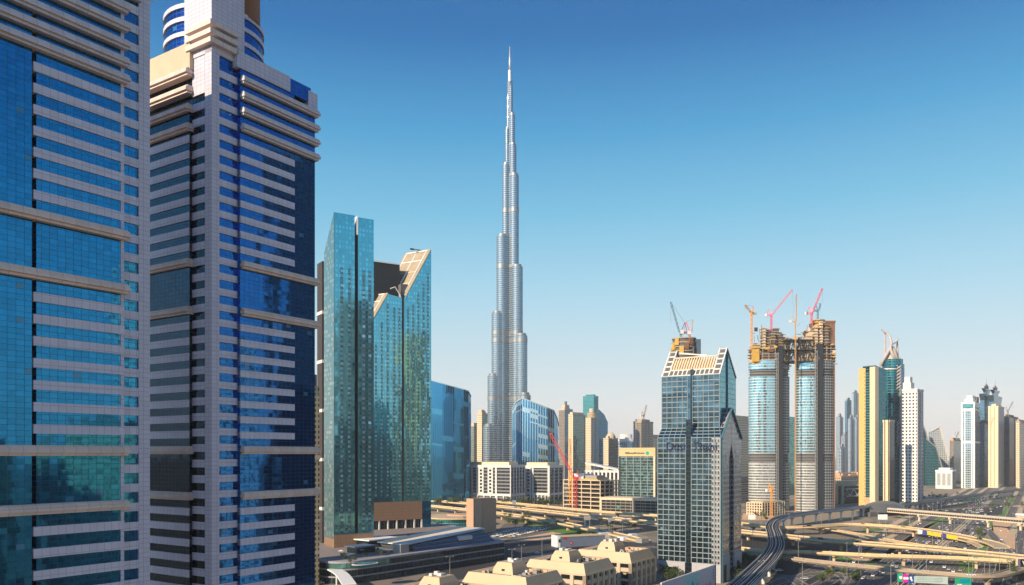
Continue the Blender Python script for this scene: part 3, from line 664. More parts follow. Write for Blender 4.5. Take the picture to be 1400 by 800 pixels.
rnd = random.Random(51)
for k in range(12):                                   # planters and sun shades on the podium deck
    t = thing('deck_planter' if k % 3 else 'sun_shade', 'long stone planter with low green shrubs on the podium deck' if k % 3 else 'white square sun shade on a post on the podium deck', 'planter' if k % 3 else 'sun shade', fP.pt(14 + k * 4.1, 14.76, -13 - (k % 4) * 7), 'planters on the podium deck' if k % 3 else 'sun shades on the podium deck')
    c = fP.pt(14 + k * 4.1, 14.76, -13 - (k % 4) * 7)
    if k % 3:
        m = MB(); m.box(c, (3.4, 1.2, .7), R(51)); m.build('planter_box', GREY, t)
        m = MB()
        for j in range(60):
            p = c + Vector((rnd.uniform(-1.6, 1.6), rnd.uniform(-.9, .9), .7 + rnd.random() * 1.1)); u = Vector((rnd.gauss(0, 1), rnd.gauss(0, 1), rnd.gauss(0, .6))).normalized(); v = u.cross(Vector((rnd.gauss(0, 1), rnd.gauss(0, 1), 1))).normalized(); m.face([p - u * .4, p + v * .25, p + u * .4, p - v * .25])
        m.build('shrubs', foliage('shrub_leaf', (0.04, 0.09, 0.02), (0.10, 0.17, 0.04)), t)
    else:
        m = MB(); m.tube([c, c + Vector((0, 0, 2.6))], .07, 6); m.build('post', STEEL, t)
        m = MB(); m.loft([[(c.x + x * s_, c.y + y * s_, c.z + z_) for x, y in ((-1.9, -1.9), (1.9, -1.9), (1.9, 1.9), (-1.9, 1.9))] for s_, z_ in ((1, 2.4), (.05, 3.1))]); m.build('shade_cloth', WHITE, t)
# ------------------------------------------------------------------ the needle tower
BK = glass('silver_tower_skin', (0.20, 0.31, 0.40), (1.45, 4.3), (0.24, 0.28, 0.31), 0.22, 0.36, tilt=0.02, wave=0.15, metal=0.85, fmetal=0.35, frough=0.5, var=0.2, rough=.08)
BKM = glass('louvre_band', (0.16, 0.18, 0.20), (1.45, 2.0), (0.36, 0.37, 0.37), 0.3, 0.4, metal=.6, fmetal=.5, rough=.3)
BD = 1650.0; bc = Vector(XY(697, BD)); mp = BD / F
tb_ = thing('skyscraper', 'very tall slender stepped silver tower with a needle spire, tallest in the view', 'skyscraper', (bc.x, bc.y, 0))
def stadium(c, ang, dist, r, r0=None, n=14):
    d = Vector((math.cos(ang), math.sin(ang))); p = Vector((-d.y, d.x)); r0 = r0 or r
    e = c + d * dist
    return [c - p * r0] + [e + d * (r * math.cos(a)) + p * (r * math.sin(a)) for a in [(-math.pi / 2 + math.pi * k / n) for k in range(n + 1)]] + [c + p * r0]
LW = [(4.6, 132), (6.7, 178), (10.4, 227), (18.2, 325), (24.8, 430), (30.2, 515), (36, 583)]
RW = [(4.2, 118), (7, 159), (9, 200), (12.3, 242), (17.7, 367), (23.8, 461), (28, 541), (31, 600)]
BW = [(5, 145), (8, 215), (13, 285), (20, 395), (26, 490), (30, 560)]
mechs = [ZY(y, BD) for y in (292, 369, 459, 548, 470)]
for wing, ang in ((LW, R(203)), (RW, R(322)), (BW, R(82))):
    prev = 0.0
    for i, (ex, yt) in enumerate(wing):
        edge = ex * mp; r = max(4.2, min(11.5, edge * 0.5)); ca = abs(math.cos(ang)) if wing is not BW else 1.0
        dist = max(0.5, (edge - r) / ca); zt_ = ZY(yt, BD)
        m = MB(); m.prism(stadium(bc, ang, dist, r, r0=min(r * .9, 8)), 0, zt_); tr = m.build('tier', BK, tb_)
        m = MB(); m.prism(stadium(bc, ang, dist - .4, r * .82), zt_, zt_ + 4.5); m.build('tier_cap', BKM, tr)
        for mz in mechs:
            if mz < zt_ - 10 and i >= 2:
                m = MB(); m.prism(grow(stadium(bc, ang, dist, r, r0=min(r * .9, 8)), .35), mz, mz + 8); m.build('mechanical_band', BKM, tr)
m = MB(); m.prism(ring(bc.x, bc.y, 5.6, 16), 0, ZY(112, BD)); m.build('core', BK, tb_)
m = MB(); m.prism(ring(bc.x, bc.y, 3.8, 12), ZY(113, BD), ZY(97, BD)); m.build('pinnacle', SILVER, tb_)
m = MB(); m.tube([(bc.x, bc.y, ZY(98, BD)), (bc.x, bc.y, ZY(84, BD)), (bc.x, bc.y, ZY(64, BD))], [2.3, 1.9, 1.1], 10); m.build('spire', SILVER, tb_, smooth=True)
for a in (R(203), R(322)):                           # dark re-entrant strip between the wings
    pass
a = R(262); m = MB(); p0 = bc + Vector((math.cos(a), math.sin(a))) * 2; m.prism(ring(p0.x, p0.y, 5.2, 10), 0, ZY(240, BD)); m.build('recessed_glazing', GLD, tb_)

# ------------------------------------------------------------------ two blue sail shaped office towers
SAIL = glass('blue_striped_glass', (0.05, 0.27, 0.50), (4.6, 4.3), (0.50, 0.68, 0.75), 0.34, 0.10, tilt=0.004, wave=0.18, metal=0.95, fmetal=0.8, frough=.15, var=.07, wscale=.03)
SAILD = glass('navy_striped_glass', (0.03, 0.20, 0.38), (3.6, 4.3), (0.06, 0.28, 0.45), 0.2, 0.10, tilt=0.004, wave=0.18, metal=0.95, fmetal=0.8, frough=.2, var=.07, wscale=.03)
def sail(name, label, D, front, back, tops, mats, bulge=0.0, nz=10):
    """front: [(px, depth offset)] left to right; tops: px -> top row"""
    t = thing(name, label, 'office tower', (XY(front[len(front) // 2][0], D)[0], D, 0))
    def top(px):
        for (xa, ya), (xb, yb) in zip(tops, tops[1:]):
            if px <= xb: return ya + (yb - ya) * max(0, (px - xa) / (xb - xa))
        return tops[-1][1]
    pts = [(px, off) for px, off in front] + [(px, off) for px, off in back]; rings = []
    for k in range(nz + 1):
        f_ = k / nz; rg = []
        for px, off in pts:
            X, Y = XY(px, D); zt_ = ZY(top(px), D); sx = 1 + bulge * math.sin(math.pi * min(1, f_ * .95 + .05)) * (1 if px > front[len(front) // 2][0] else 0.15)
            cxm = XY(front[len(front) // 2][0], D)[0]
            rg.append((cxm + (X - cxm) * sx, Y + off, f_ * zt_))
        rings.append(rg)
    nf = len(front); m = MB(); m2 = MB()
    for a in range(nz):
        u = 0.0
        for k in range(len(pts)):
            j = (k + 1) % len(pts); p, q_ = Vector(rings[a][k]), Vector(rings[a][j]); L = (Vector((q_.x, q_.y, 0)) - Vector((p.x, p.y, 0))).length
            (m if k < nf - 1 and pts[k][0] < mats[2] else m2).face([rings[a][k], rings[a][j], rings[a + 1][j], rings[a + 1][k]], [(u, p.z), (u + L, p.z), (u + L, p.z + 1), (u, p.z + 1)]); u += L
    m2.face(rings[-1], None)
    m.build('curtain_wall', mats[0], t); m2.build('side_wall', mats[1], t)
    mm = MB()
    for k in range(nf - 1): mm.bar(rings[-1][k], rings[-1][k + 1], 1.6)
    mm.build('roof_edge', paint('pale_blue_trim', (0.3, 0.42, 0.5), .4), t); return t
sail('office_tower', 'blue striped glass office tower with curved slanting top, at the foot of the needle tower', 1430,
     [(700, 10), (706, 2), (714, -4), (724, -7), (736, -7), (748, -4), (757, 2), (763, 22), (766, 46)], [(764, 60), (735, 66), (705, 50)],
     [(700, 560), (706, 549), (712, 544), (757, 561), (763, 572), (767, 584)], (SAIL, SAILD, 757), bulge=.05)
sail('office_tower', 'dark blue striped glass office tower with a slanting roof, beside the notched teal tower', 1300,
     [(566, 14), (578, 6), (590, 1), (605, -2), (620, -2), (634, 2), (640, 8), (643, 18)], [(642, 50), (600, 60), (566, 50)],
     [(566, 514), (590, 520), (634, 532.5), (640, 534.5), (643, 541)], (SAILD, SAILD, 700), bulge=.01)

# ------------------------------------------------------------------ generic tower
def tower(name, label, cat, xl, xc, xr, ytop, D, th, mat, mat2=None, depth=None, width=None, crown=None, bands_=None, bandmat=None, piers=None, piermat=None,
          parapet=True, z0=0.0, plant=True, capmat=None, group=None, polyfn=None):
    poly = foot(xl, xc, xr, D, th, depth, width); zt_ = ZY(ytop, D); c = centre(poly)
    t = thing(name, label, cat, (c.x, c.y, 0), group)
    m = MB()
    if mat2 is not None:
        m.prism(poly, z0, zt_, 0, True)
        m.mi[0] = 1; b = m.build('wall', [mat, mat2], t)
    else: m.prism(poly, z0, zt_); b = m.build('wall', mat, t)
    cm = capmat or bandmat or GREY
    if parapet:
        m = MB(); m.prism(grow(poly, .45), zt_ - 1.5, zt_ + 2.0); m.build('parapet', cm, t)
    if plant:
        m = MB(); m.prism(grow(poly, -min(6, 0.28 * min((poly[1] - poly[0]).length, (poly[3] - poly[0]).length))), zt_ + 1.9, zt_ + 7); m.build('plant_room', cm, t)
    for y in (bands_ or []):
        z = ZY(y, D); m = MB(); m.prism(grow(poly, .5), z, z + 4.5); m.build('stone_band', cm, t)
    if piers:
        for e, fr_, w in piers:                      # edge index, fraction along it, width
            a, bb = Vector(poly[e]), Vector(poly[(e + 1) % 4]); d = (bb - a); L = d.length; d /= L; n_ = Vector((d.y, -d.x)); p = a + d * (L * fr_ - w / 2)
            m = MB(); m.hexa((p.x + n_.x * .8, p.y + n_.y * .8, z0), (d.x * w, d.y * w, 0), (-n_.x * 1.6, -n_.y * 1.6, 0), (0, 0, zt_ - z0 + 2.5)); m.build('pier', piermat or cm, t)
    return t, poly, zt_
def box_on(t, poly, fu0, fu1, fv0, fv1, z0, z1, mat, name):
    a = Vector(poly[0]); r = Vector(poly[1]) - a; l = Vector(poly[3]) - a; p = a + r * fu0 + l * fv0
    m = MB(); m.hexa((p.x, p.y, z0), (r.x * (fu1 - fu0), r.y * (fu1 - fu0), 0), (l.x * (fv1 - fv0), l.y * (fv1 - fv0), 0), (0, 0, z1 - z0)); return m.build(name, mat, t)

# ------------------------------------------------------------------ striped office blocks with white frames
LOUV = glass('striped_office_glass', (0.05, 0.06, 0.07), (9.0, 5.6), (0.20, 0.20, 0.20), 0.03, 0.38, tilt=.03, metal=.6, rough=.2)
def frame_block(label, xl, xc, xr, yt, D, th, nl, nr, wide):
    poly = foot(xl, xc, xr, D, th); zt_ = ZY(yt, D); c = centre(poly); t = thing('office_block', label, 'office building', (c.x, c.y, 0), 'striped office blocks with white frames')
    m = MB(); m.prism(poly, 0, zt_); m.build('glazed_wall', LOUV, t)
    m = MB(); m.prism(grow(poly, .9), zt_ - 3, zt_ + 1); m.build('roof_frame', WHITEB, t)
    m = MB(); m.prism(grow(poly, .9), 15, 19); m.build('floor_band', WHITEB, t)
    m = MB(); m.prism(grow(poly, -8), zt_ + 1, zt_ + 6); m.build('plant_room', CREAM, t)
    a, b = Vector(poly[3]), Vector(poly[0]); d = b - a; L = d.length; d /= L; n_ = Vector((d.y, -d.x))
    for f_, w in nl:
        p = a + d * (L * f_ - w / 2); m = MB(); m.hexa((p.x + n_.x * 1.1, p.y + n_.y * 1.1, 0), (d.x * w, d.y * w, 0), (-n_.x * 1.5, -n_.y * 1.5, 0), (0, 0, zt_)); m.build('white_pier', WHITEB, t)
    for f_ in wide:                                  # white panel with a column of square windows
        p = a + d * (L * f_ - 5); m = MB(); m.hexa((p.x + n_.x * 1.2, p.y + n_.y * 1.2, 17), (d.x * 10, d.y * 10, 0), (-n_.x * 2, -n_.y * 2, 0), (0, 0, zt_ - 17)); pn = m.build('white_panel', WHITEB, t)
        z = 21
        while z < zt_ - 7:
            p = a + d * (L * f_ - 2.2); m = MB(); m.hexa((p.x + n_.x * 1.3, p.y + n_.y * 1.3, z), (d.x * 4.4, d.y * 4.4, 0), (-n_.x * .5, -n_.y * .5, 0), (0, 0, 3.4)); m.build('window', GLD, pn); z += 5.6
    a, b = Vector(poly[0]), Vector(poly[1]); d = b - a; L = d.length; d /= L; n_ = Vector((d.y, -d.x))
    for k in range(nr):
        p = a + d * (L * k / (nr - 1) - 1.2); m = MB(); m.hexa((p.x + n_.x * 1.1, p.y + n_.y * 1.1, 0), (d.x * 2.4, d.y * 2.4, 0), (-n_.x * 1.5, -n_.y * 1.5, 0), (0, 0, zt_)); m.build('white_pier', WHITEB, t)
    for k in range(9):                               # street level arcade columns
        a2, b2_ = Vector(poly[3]), Vector(poly[0]); p = a2.lerp(b2_, k / 8); m = MB(); m.box((p.x - .8, p.y - 1.6, 0), (2, 2, 15)); m.build('arcade_column', WHITEB, t)
frame_block('lower striped office block with white frame, left end of the row below the needle tower', 604, 630, 640, 641, 1340, 60, ((.02, 3), (.98, 3)), 2, (.55, .8))
frame_block('long striped office block with two white window panels, in front of the needle tower', 628, 698, 717, 637, 1290, 58, ((.02, 3), (.26, 3), (.36, 3), (.73, 3)), 6, (.44, .62))
frame_block('striped office block with white frame, right end of the row beside the concrete frame', 711, 751, 769, 637.5, 1320, 58, ((.02, 3), (.98, 3), (.45, 3)), 4, (.12, .3))

# ------------------------------------------------------------------ twin gabled glass tower with a slot (foreground right of centre)
DG = glass('dark_office_glass', (0.085, 0.16, 0.21), (3.95, 3.45), (0.1, 0.1, 0.1), 0.0, 0.0, tilt=0.05, wave=0.25, var=.35, metal=.9)
DGB = glass('blue_slope_glass', (0.03, 0.16, 0.25), (3.95, 3.45), (0.1, 0.1, 0.1), 0.0, 0.0, tilt=0.02, wave=.1, metal=.85)
MUL = paint('pale_mullion', (0.23, 0.28, 0.30), 0.5)
GAB = glass('gable_window_wall', (0.16, 0.22, 0.24), (1.95, 3.45), (0.40, 0.38, 0.38), 0.36, 0.40, tilt=0.05, wave=.2, metal=.85, fmetal=.25, frough=.3)
GABT = glass('gable_teal_glass', (0.10, 0.34, 0.40), (1.95, 3.45), (0.14, 0.34, 0.38), 0.10, 0.10, tilt=0.02, wave=.15, metal=.9, fmetal=.7)
C0 = Vector((134.8, 520.0)); th = R(56.6); rv = Vector((math.cos(th), math.sin(th))); lv = Vector((-math.sin(th), math.cos(th)))
W, B = 43.4, 43.0
tD = thing('office_tower', 'gabled glass tower with a white window grid and a pointed dark slot, lettered front', 'tower', (C0.x, C0.y, 0))
def dp(a, b, z): q_ = C0 + lv * a + rv * b; return Vector((q_.x, q_.y, z))
ZE, SL = 94.5, 0.95; ZP = ZE + SL * B / 2; BU = 6.5; ZU0 = ZE + SL * BU; ZUE, ZUP = 136.0, 154.5
ze_ = 12.0                                            # plain base
lo = [(0, 0), (B, 0), (B, ZE), (B / 2, ZP), (0, ZE)]
def ext(prof, a0, a1, mat, name, mats=None):
    m = MB(); m.extrude([dp(a0, b, z) for b, z in prof], dp(a1, 0, 0) - dp(a0, 0, 0)); return m.build(name, mat, tD)
sb0, sb1, zs0, zs1 = 17.5, 27.0, 80.0, 90.0
ext(lo, 6, W, DG, 'lower_body')
ext([(0.02, 0), (sb0, 0), (sb0, zs0), (B / 2 - .3, zs1), (B / 2 - .3, ZP - .3), (0.02, ZE)], 0.05, 6, GAB, 'gable_wall')
ext([(sb1, 0), (B - .02, 0), (B - .02, ZE), (B / 2 + .3, ZP - .3), (B / 2 + .3, zs1), (sb1, zs0)], 0.05, 6, GAB, 'gable_wall')
ext([(sb0, 0), (sb1, 0), (sb1, zs0 - 2), (B / 2, zs1 - 2), (sb0, zs0 - 2)], 5.0, 6.3, DARK, 'slot_glazing')
BB = 2.5
up = [(BU, ZE - 5), (B - BB, ZE - 5), (B - BB, ZUE), (B / 2, ZUP), (BU, ZUE)]
ext(up, 3.0, 3.25, GABT, 'upper_gable'); ext(up, W - .55, W - .3, GABT, 'upper_gable')
upt = [(BU + .1, ZUE - .1), (B - BB - .1, ZUE - .1), (B / 2, ZUP - .1)]
ext(upt, 3.25, 7.5, GABT, 'gable_roof'); ext(upt, W - 4.9, W - .55, GABT, 'gable_roof')
ext([(BU + .02, ZE - 5), (B - BB, ZE - 5), (B - BB, ZUE + .2), (B / 2 + 6.4, ZUE + 9.0), (B / 2 - 6.4, ZUE + 9.0), (BU + .02, ZUE)], 3.26, W - .56, DG, 'upper_body')
m = MB(); q0 = [dp(2.85, BU + .2, ZUE + .1), dp(2.85, B / 2, ZUP - .2), dp(2.85, B / 2 + .8, ZUP - .2), dp(2.85, BU + 1, ZUE)]
mul = []
def bar_f(p, q_, w, name='mullion', mat=None):
    m = MB(); m.bar(p, q_, w, .5); m.build(name, mat or MUL, tD)
cols = [k * 3.95 for k in range(6)] + [W - k * 3.95 for k in range(6)]
for a in cols:
    bar_f(dp(a, -.12, ze_), dp(a, -.12, ZE), .46)
    a2 = 2.95 + a * (W - 3.25) / W
    bar_f(dp(a, -.05, ZE + .15), dp(a2, BU - .1, ZU0 + .15), .3)
    bar_f(dp(a2, BU - .12, ZU0 + .3), dp(a2, BU - .12, ZUE), .46)
    pass
z = ze_; half = [(0, 5 * 3.95), (W - 5 * 3.95, W)]
while z < ZE + .1:
    for h0, h1 in half: bar_f(dp(h0, -.16, z), dp(h1, -.16, z), .44)
    z += 3.437
k = 1
zz_ = ZU0 + .35
while zz_ < ZUE + .2:
    for h0, h1 in half: bar_f(dp(2.95 + h0 * (W - 3.25) / W, BU - .16, zz_), dp(2.95 + h1 * (W - 3.25) / W, BU - .16, zz_), .44)
    zz_ += 3.5
for b_ in (2.2, 4.4):
    for h0, h1 in half: bar_f(dp(h0 + 1, b_, ZE + SL * b_ + .12), dp(h1 + .5, b_, ZE + SL * b_ + .12), .3)
m = MB(); m.face([dp(0, 0.02, ZE + .06), dp(W, .02, ZE + .06), dp(W, BU, ZU0 + .06), dp(0, BU, ZU0 + .06)][::-1], [(0, 0), (W, 0), (W, 6.9), (0, 6.9)][::-1]); m.build('sloped_glazing', DGB, tD)
hs = (5 * 3.95, W - 5 * 3.95)
m = MB(); m.hexa(dp(hs[1] - .3, -.35, ze_ - 12), dp(hs[0] + .3, 0, 0) - dp(hs[1] - .3, 0, 0), dp(0, .33, 0) - dp(0, 0, 0), (0, 0, ZE + 11.8)); m.build('recessed_slot', GLD, tD)
m = MB(); m.hexa(dp(hs[1] - .8, BU - .3, ZU0 + .2), dp(hs[0] + .8, 0, 0) - dp(hs[1] - .8, 0, 0), dp(0, .28, 0) - dp(0, 0, 0), (0, 0, ZUE - ZU0 + 4)); m.build('recessed_slot', GLD, tD)
# stone base with an entrance opening
STB = panel('pale_stone_base', (0.40, 0.40, 0.42), 1.6, 1.6, var=.05)
for h0, h1 in ((-.2, 19.3), (24, 29), (39, W + .2)):
    m = MB(); m.hexa(dp(h1, -.45, 0), dp(h0, 0, 0) - dp(h1, 0, 0), dp(0, .42, 0) - dp(0, 0, 0), (0, 0, ze_)); m.build('stone_base', STB, tD)
m = MB(); m.hexa(dp(39, -.45, 8.2), dp(29, 0, 0) - dp(39, 0, 0), dp(0, .42, 0) - dp(0, 0, 0), (0, 0, ze_ - 8.2)); m.build('stone_base', STB, tD)
for b0_, b1_ in ((0, sb0), (sb1, B)):
    m = MB(); m.hexa(dp(-.35, b0_, 0), dp(0, b1_ - b0_, 0) - dp(0, 0, 0), dp(.38, 0, 0) - dp(0, 0, 0), (0, 0, 17)); st = m.build('stone_base', STB, tD)
    for bb in (5.5,):
        m = MB(); m.hexa(dp(-.45, b0_ + bb, 0), dp(0, 5, 0) - dp(0, 0, 0), dp(.2, 0, 0) - dp(0, 0, 0), (0, 0, 11)); m.build('doorway', DARK, st)
# dark sloping edge strips on the gable end and pale roof edges
for s in (0, 1):
    m = MB(); e0, e1 = (0, B / 2) if s == 0 else (B, B / 2); m.bar(dp(-.1, e0, ZE - .6), dp(-.1, e1, ZP - .6), 1.9, .6); m.build('gable_trim', paint('teal_trim', (0.05, 0.16, 0.2), .4), tD)
    if s == 0:
        m = MB(); m.bar(dp(-.1, 1.0, 0), dp(-.1, 1.0, ZE - .6), 1.9, .5); m.build('gable_trim', paint('teal_trim', (0, 0, 0)), tD)
for a in (2.9, 7.6, W - 5, W - .2):
    for e in (BU, B - BB):
        m = MB(); m.bar(dp(a, e, ZUE), dp(a, B / 2, ZUP + .3), .8, .8); m.build('roof_edge', WHITEB, tD)
m = MB(); m.bar(dp(2.8, B / 2, ZE - 4), dp(2.8, B / 2, ZUP), .9); m.build('gable_trim', paint('teal_trim', (0, 0, 0)), tD)
for a0_ in (3.0, W - 4.85):                              # glazed slope squares on each gable end
    for k in range(5):
        t0_ = BU + (B / 2 - BU) * (k + .12) / 5; t1_ = BU + (B / 2 - BU) * (k + .85) / 5; s_ = (ZUP - ZUE) / (B / 2 - BU)
        m = MB(); m.face([dp(a0_ + .5, t0_, ZUE + (t0_ - BU) * s_ + .14), dp(a0_ + 4, t0_, ZUE + (t0_ - BU) * s_ + .14), dp(a0_ + 4, t1_, ZUE + (t1_ - BU) * s_ + .14), dp(a0_ + .5, t1_, ZUE + (t1_ - BU) * s_ + .14)][::-1]); m.build('roof_pane', GREYD, tD)
    m = MB(); s_ = (ZUP - ZUE) / (B / 2 - BU); m.face([dp(a0_ + .05, BU, ZUE + .07), dp(a0_ + 4.45, BU, ZUE + .07), dp(a0_ + 4.45, B / 2, ZUP + .07), dp(a0_ + .05, B / 2, ZUP + .07)][::-1]); m.build('roof_slope', WHITEB, tD)
s_ = (ZUP - ZUE) / (B / 2 - BU)
def slope_pt(a, b, up=0.0): return dp(a, b, ZUE + (b - BU) * s_ + up)
m = MB(); m.face([slope_pt(7.5, BU - .1, .12), slope_pt(W - 5, BU - .1, .12), slope_pt(W - 5, BU + 3.7, .12), slope_pt(7.5, BU + 3.7, .12)][::-1]); m.build('roof_slope', WHITEB, tD)
m = MB(); m.face([slope_pt(7.5, BU + 3.72, .1), slope_pt(W - 5, BU + 3.72, .1), slope_pt(W - 5, BU + 9.3, .1), slope_pt(7.5, BU + 9.3, .1)][::-1]); m.build('pergola_backing', TAN, tD)
for a_ in [7.9 + k * 3.1 for k in range(10)]:
    m = MB(); m.face([slope_pt(a_, BU + .5, .2), slope_pt(a_ + 2.3, BU + .5, .2), slope_pt(a_ + 2.3, BU + 3.1, .2), slope_pt(a_, BU + 3.1, .2)][::-1]); m.build('roof_pane', GREYD, tD)
nf = 17
for k in range(nf):                                   # roof pergola between the gables
    a = 8.6 + (W - 14.5) * k / (nf - 1)
    m = MB(); m.extrude([slope_pt(a, BU + 3.5, .2), slope_pt(a, BU + 3.5, 1.5), slope_pt(a, BU + 9.8, 1.3), slope_pt(a, BU + 9.8, .2)], dp(.75, 0, 0) - dp(0, 0, 0)); m.build('pergola_fin', CREAM, tD)
m = MB(); m.bar(slope_pt(7.5, BU + 9.6, 1.6), slope_pt(W - 5, BU + 9.6, 1.6), .8); m.build('pergola_beam', CREAM, tD)
m = MB(); m.bar(dp(W - 7, B / 2, ZUP - 1), dp(15, B / 2 - 4, ZUE + 14), .9); m.build('roof_strut', WHITEB, tD)
LET = paint('dark_blue_lettering', (0.01, 0.025, 0.09), .4)
ax = dp(0, 0, 0) - dp(1, 0, 0)
text_part('lettering', 'Dusit', 7.4, dp(W - 6.0, -.75, 86.3), ax, (0, 0, 1), LET, tD, .2)
text_part('lettering', 'Thani', 7.4, dp(5 * 3.95 - 1.2, -.75, 86.3), ax, (0, 0, 1), LET, tD, .2)

# ------------------------------------------------------------------ twin curved towers under construction joined by a bridge
SVG = glass('pale_curved_glass', (0.22, 0.50, 0.60), (1.6, 4.0), (0.55, 0.58, 0.58), 0.06, 0.24, tilt=.02, wave=.15, metal=.85, fmetal=.3, var=.2)
SVL = glass('grey_curved_glass', (0.34, 0.40, 0.42), (1.6, 4.0), (0.60, 0.58, 0.54), 0.10, 0.34, tilt=.05, wave=.2, metal=.75, fmetal=.2, var=.35)
SVD = glass('dark_balcony_grid', (0.04, 0.06, 0.07), (4.0, 4.0), (0.30, 0.30, 0.30), 0.22, 0.26, tilt=.03, metal=.6)
def sky_tower(label, xl, xr, ytop, D, xg, xs0, xs1, seed):
    rnd = random.Random(seed); xm = (xl + xr) / 2; X, Y = XY(xm, D); a = (xr - xl) / 2 / F * D; ry = 15.0
    t = thing('unfinished_tower', label, 'tower', (X, Y, 0))
    el = ring(X, Y, a, 44, ry)
    ztop = ZY(ytop, D)
    kg = XY(xg, D)[0]
    def split(z0, z1, mg, md, nm):
        n = len(el); m1, m2 = MB(), MB(); u = 0
        for k in range(n):
            p, q_ = el[k], el[(k + 1) % n]; L = (q_ - p).length; mm = m1 if ((p.x + q_.x) / 2 < kg and (p.y + q_.y) / 2 < Y + 4) else m2
            mm.face([(p.x, p.y, z0), (q_.x, q_.y, z0), (q_.x, q_.y, z1), (p.x, p.y, z1)], [(u, z0), (u + L, z0), (u + L, z1), (u, z1)]); u += L
        m1.build(nm, mg, t); m2.build('balcony_wall', md, t)
    y_a, y_b, y_c, y_d, y_e = 494, 508, 620, 632, 676
    split(0, ZY(y_d, D), SVL, SVD, 'glazed_wall'); split(ZY(y_c, D), ZY(516, D), SVG, SVD, 'glazed_wall'); split(ZY(506, D), ZY(y_a, D), SVG, SVD, 'glazed_wall')
    inner = ring(X, Y, a * .93, 44, ry * .9)
    m = MB(); m.prism(inner, 0, ztop - 6); m.build('concrete_core', GREYD, t)
    for z0, z1 in ((ZY(y_d, D), ZY(y_c, D)), (ZY(516, D), ZY(506, D)), (ZY(692, D), ZY(684, D))):
        z = z0
        while z < z1:
            m = MB(); m.prism(ring(X, Y, a * 1.0, 40, ry * 1.02), z, z + .6); m.build('floor_slab', GREY, t); z += 4.0
    z = ZY(y_a, D); k = 0
    while z < ztop:                                   # unfinished floors: slabs, columns, formwork
        m = MB(); g_ = 1.02 + .05 * rnd.random(); m.prism(ring(X + rnd.uniform(-.6, .6), Y, a * g_, 36, ry * g_), z, z + .8); m.build('floor_slab', (BEIGE2, BROWN, CONCD, DARKB)[k % 4], t)
        for j in range(10):
            an = math.pi + math.pi * (j + .5) / 10; m = MB(); m.box((X + a * .97 * math.cos(an), Y + ry * .97 * math.sin(an), z + .8), (1, 1, 3.4)); m.build('column', CONCD, t)
        z += 4.2; k += 1
    for j in range(16):                               # formwork panels and safety screens on the top
        an = math.pi + math.pi * (rnd.random()); zz2 = ztop - 28 + rnd.random() * 30; m = MB(); s = rnd.uniform(3, 9)
        m.box((X + a * 1.0 * math.cos(an), Y + ry * 1.04 * math.sin(an), zz2), (s, 2.5, rnd.uniform(1.5, 5)), rnd.uniform(-.3, .3)); m.build('formwork', rnd.choice([OCHRE, OCHRE, BEIGE2, BROWN, GREY]), t)
    x0, x1 = XY(xs0, D)[0], XY(xs1, D)[0]
    m = MB(); m.box(((x0 + x1) / 2, Y - ry * .9, 0), (x1 - x0, 8, ztop + 2)); m.build('hoist_shaft', DARK, t)
    m = MB(); m.lattice((x0 - 1.5, Y - ry - 3, 0), (x0 - 1.5, Y - ry - 3, ztop - 8), 2.4, 40, .45); m.build('hoist_mast', STEEL, t)
    return t, X, Y, a, ry, ztop
DS = 1180
SL_, X1, Y1, a1_, r1_, z1t = sky_tower('curved glass tower under construction, left of the bridged pair, ochre formwork on top', 1023.5, 1079, 477, DS, 1056, 1059, 1065, 3)
SR_, X2, Y2, a2_, r2_, z2t = sky_tower('curved glass tower under construction, right of the bridged pair, taller brown core on top', 1087, 1140.5, 474, DS, 1112, 1111, 1119, 5)
def ragged(t, x0, x1, y0, y1, n, seed):
    rn = random.Random(seed)
    for k in range(n):
        X = XY(rn.uniform(x0, x1), DS)[0]; z0 = ZY(rn.uniform(y0, y1), DS); Y = DS + rn.uniform(-14, 8); m = MB(); r_ = rn.random()
        if r_ < .45: m.bar((X, Y, z0), (X + rn.uniform(-1, 1), Y, z0 + rn.uniform(6, 15)), .45)
        elif r_ < .75: m.bar((X, Y, z0), (X + rn.uniform(-9, 9), Y, z0 + rn.uniform(-1, 5)), .6)
        else: m.box((X, Y, z0), (rn.uniform(2, 6), .6, rn.uniform(4, 9)), rn.uniform(-.5, .5))
        m.build('scaffold' if r_ < .75 else 'safety_net', rn.choice([BROWN, BROWN, DARKB, OCHRE, GREYD, STEEL]), t)
def cluster(t, items):
    for x0, x1, y, mt, dy in items:
        X0, X1_ = XY(x0, DS)[0], XY(x1, DS)[0]; zt2 = ZY(y, DS); m = MB(); m.box(((X0 + X1_) / 2, DS + dy, ZY(496, DS)), (X1_ - X0, 12, zt2 - ZY(496, DS))); m.build('lift_core', mt, t)
        z = ZY(478, DS)
        while z < zt2 - 1:
            m = MB(); m.box(((X0 + X1_) / 2 + random.uniform(-1, 1), DS + dy, z), (X1_ - X0 + random.uniform(1, 4), 15, .7)); m.build('floor_slab', random.choice([BEIGE2, CONCD, OCHRE, BROWN]), t); z += 4.2
cluster(SL_, ((1041, 1044.5, 448, BEIGE2, -2), (1044.5, 1052, 451, GREYD, 2), (1052, 1057, 456, GREYD, -3), (1057, 1064, 449, GREYD, 3), (1064, 1069, 457, GREYD, 0), (1069, 1078, 466, GREYD, -2), (1026, 1034, 473, OCHRE, -9)))  # first beige box paints the sunlit left side of the grey core
m = MB(); px_ = XY(1133, DS)[0]; m.box((px_, DS + 4, 0), (13, 22, ZY(442, DS))); m.build('brown_core', BROWN, SR_)
m = MB(); m.box((px_, DS + 4, ZY(442, DS)), (14.5, 23.5, 2.5)); m.build('core_cap', BROWN, SR_)
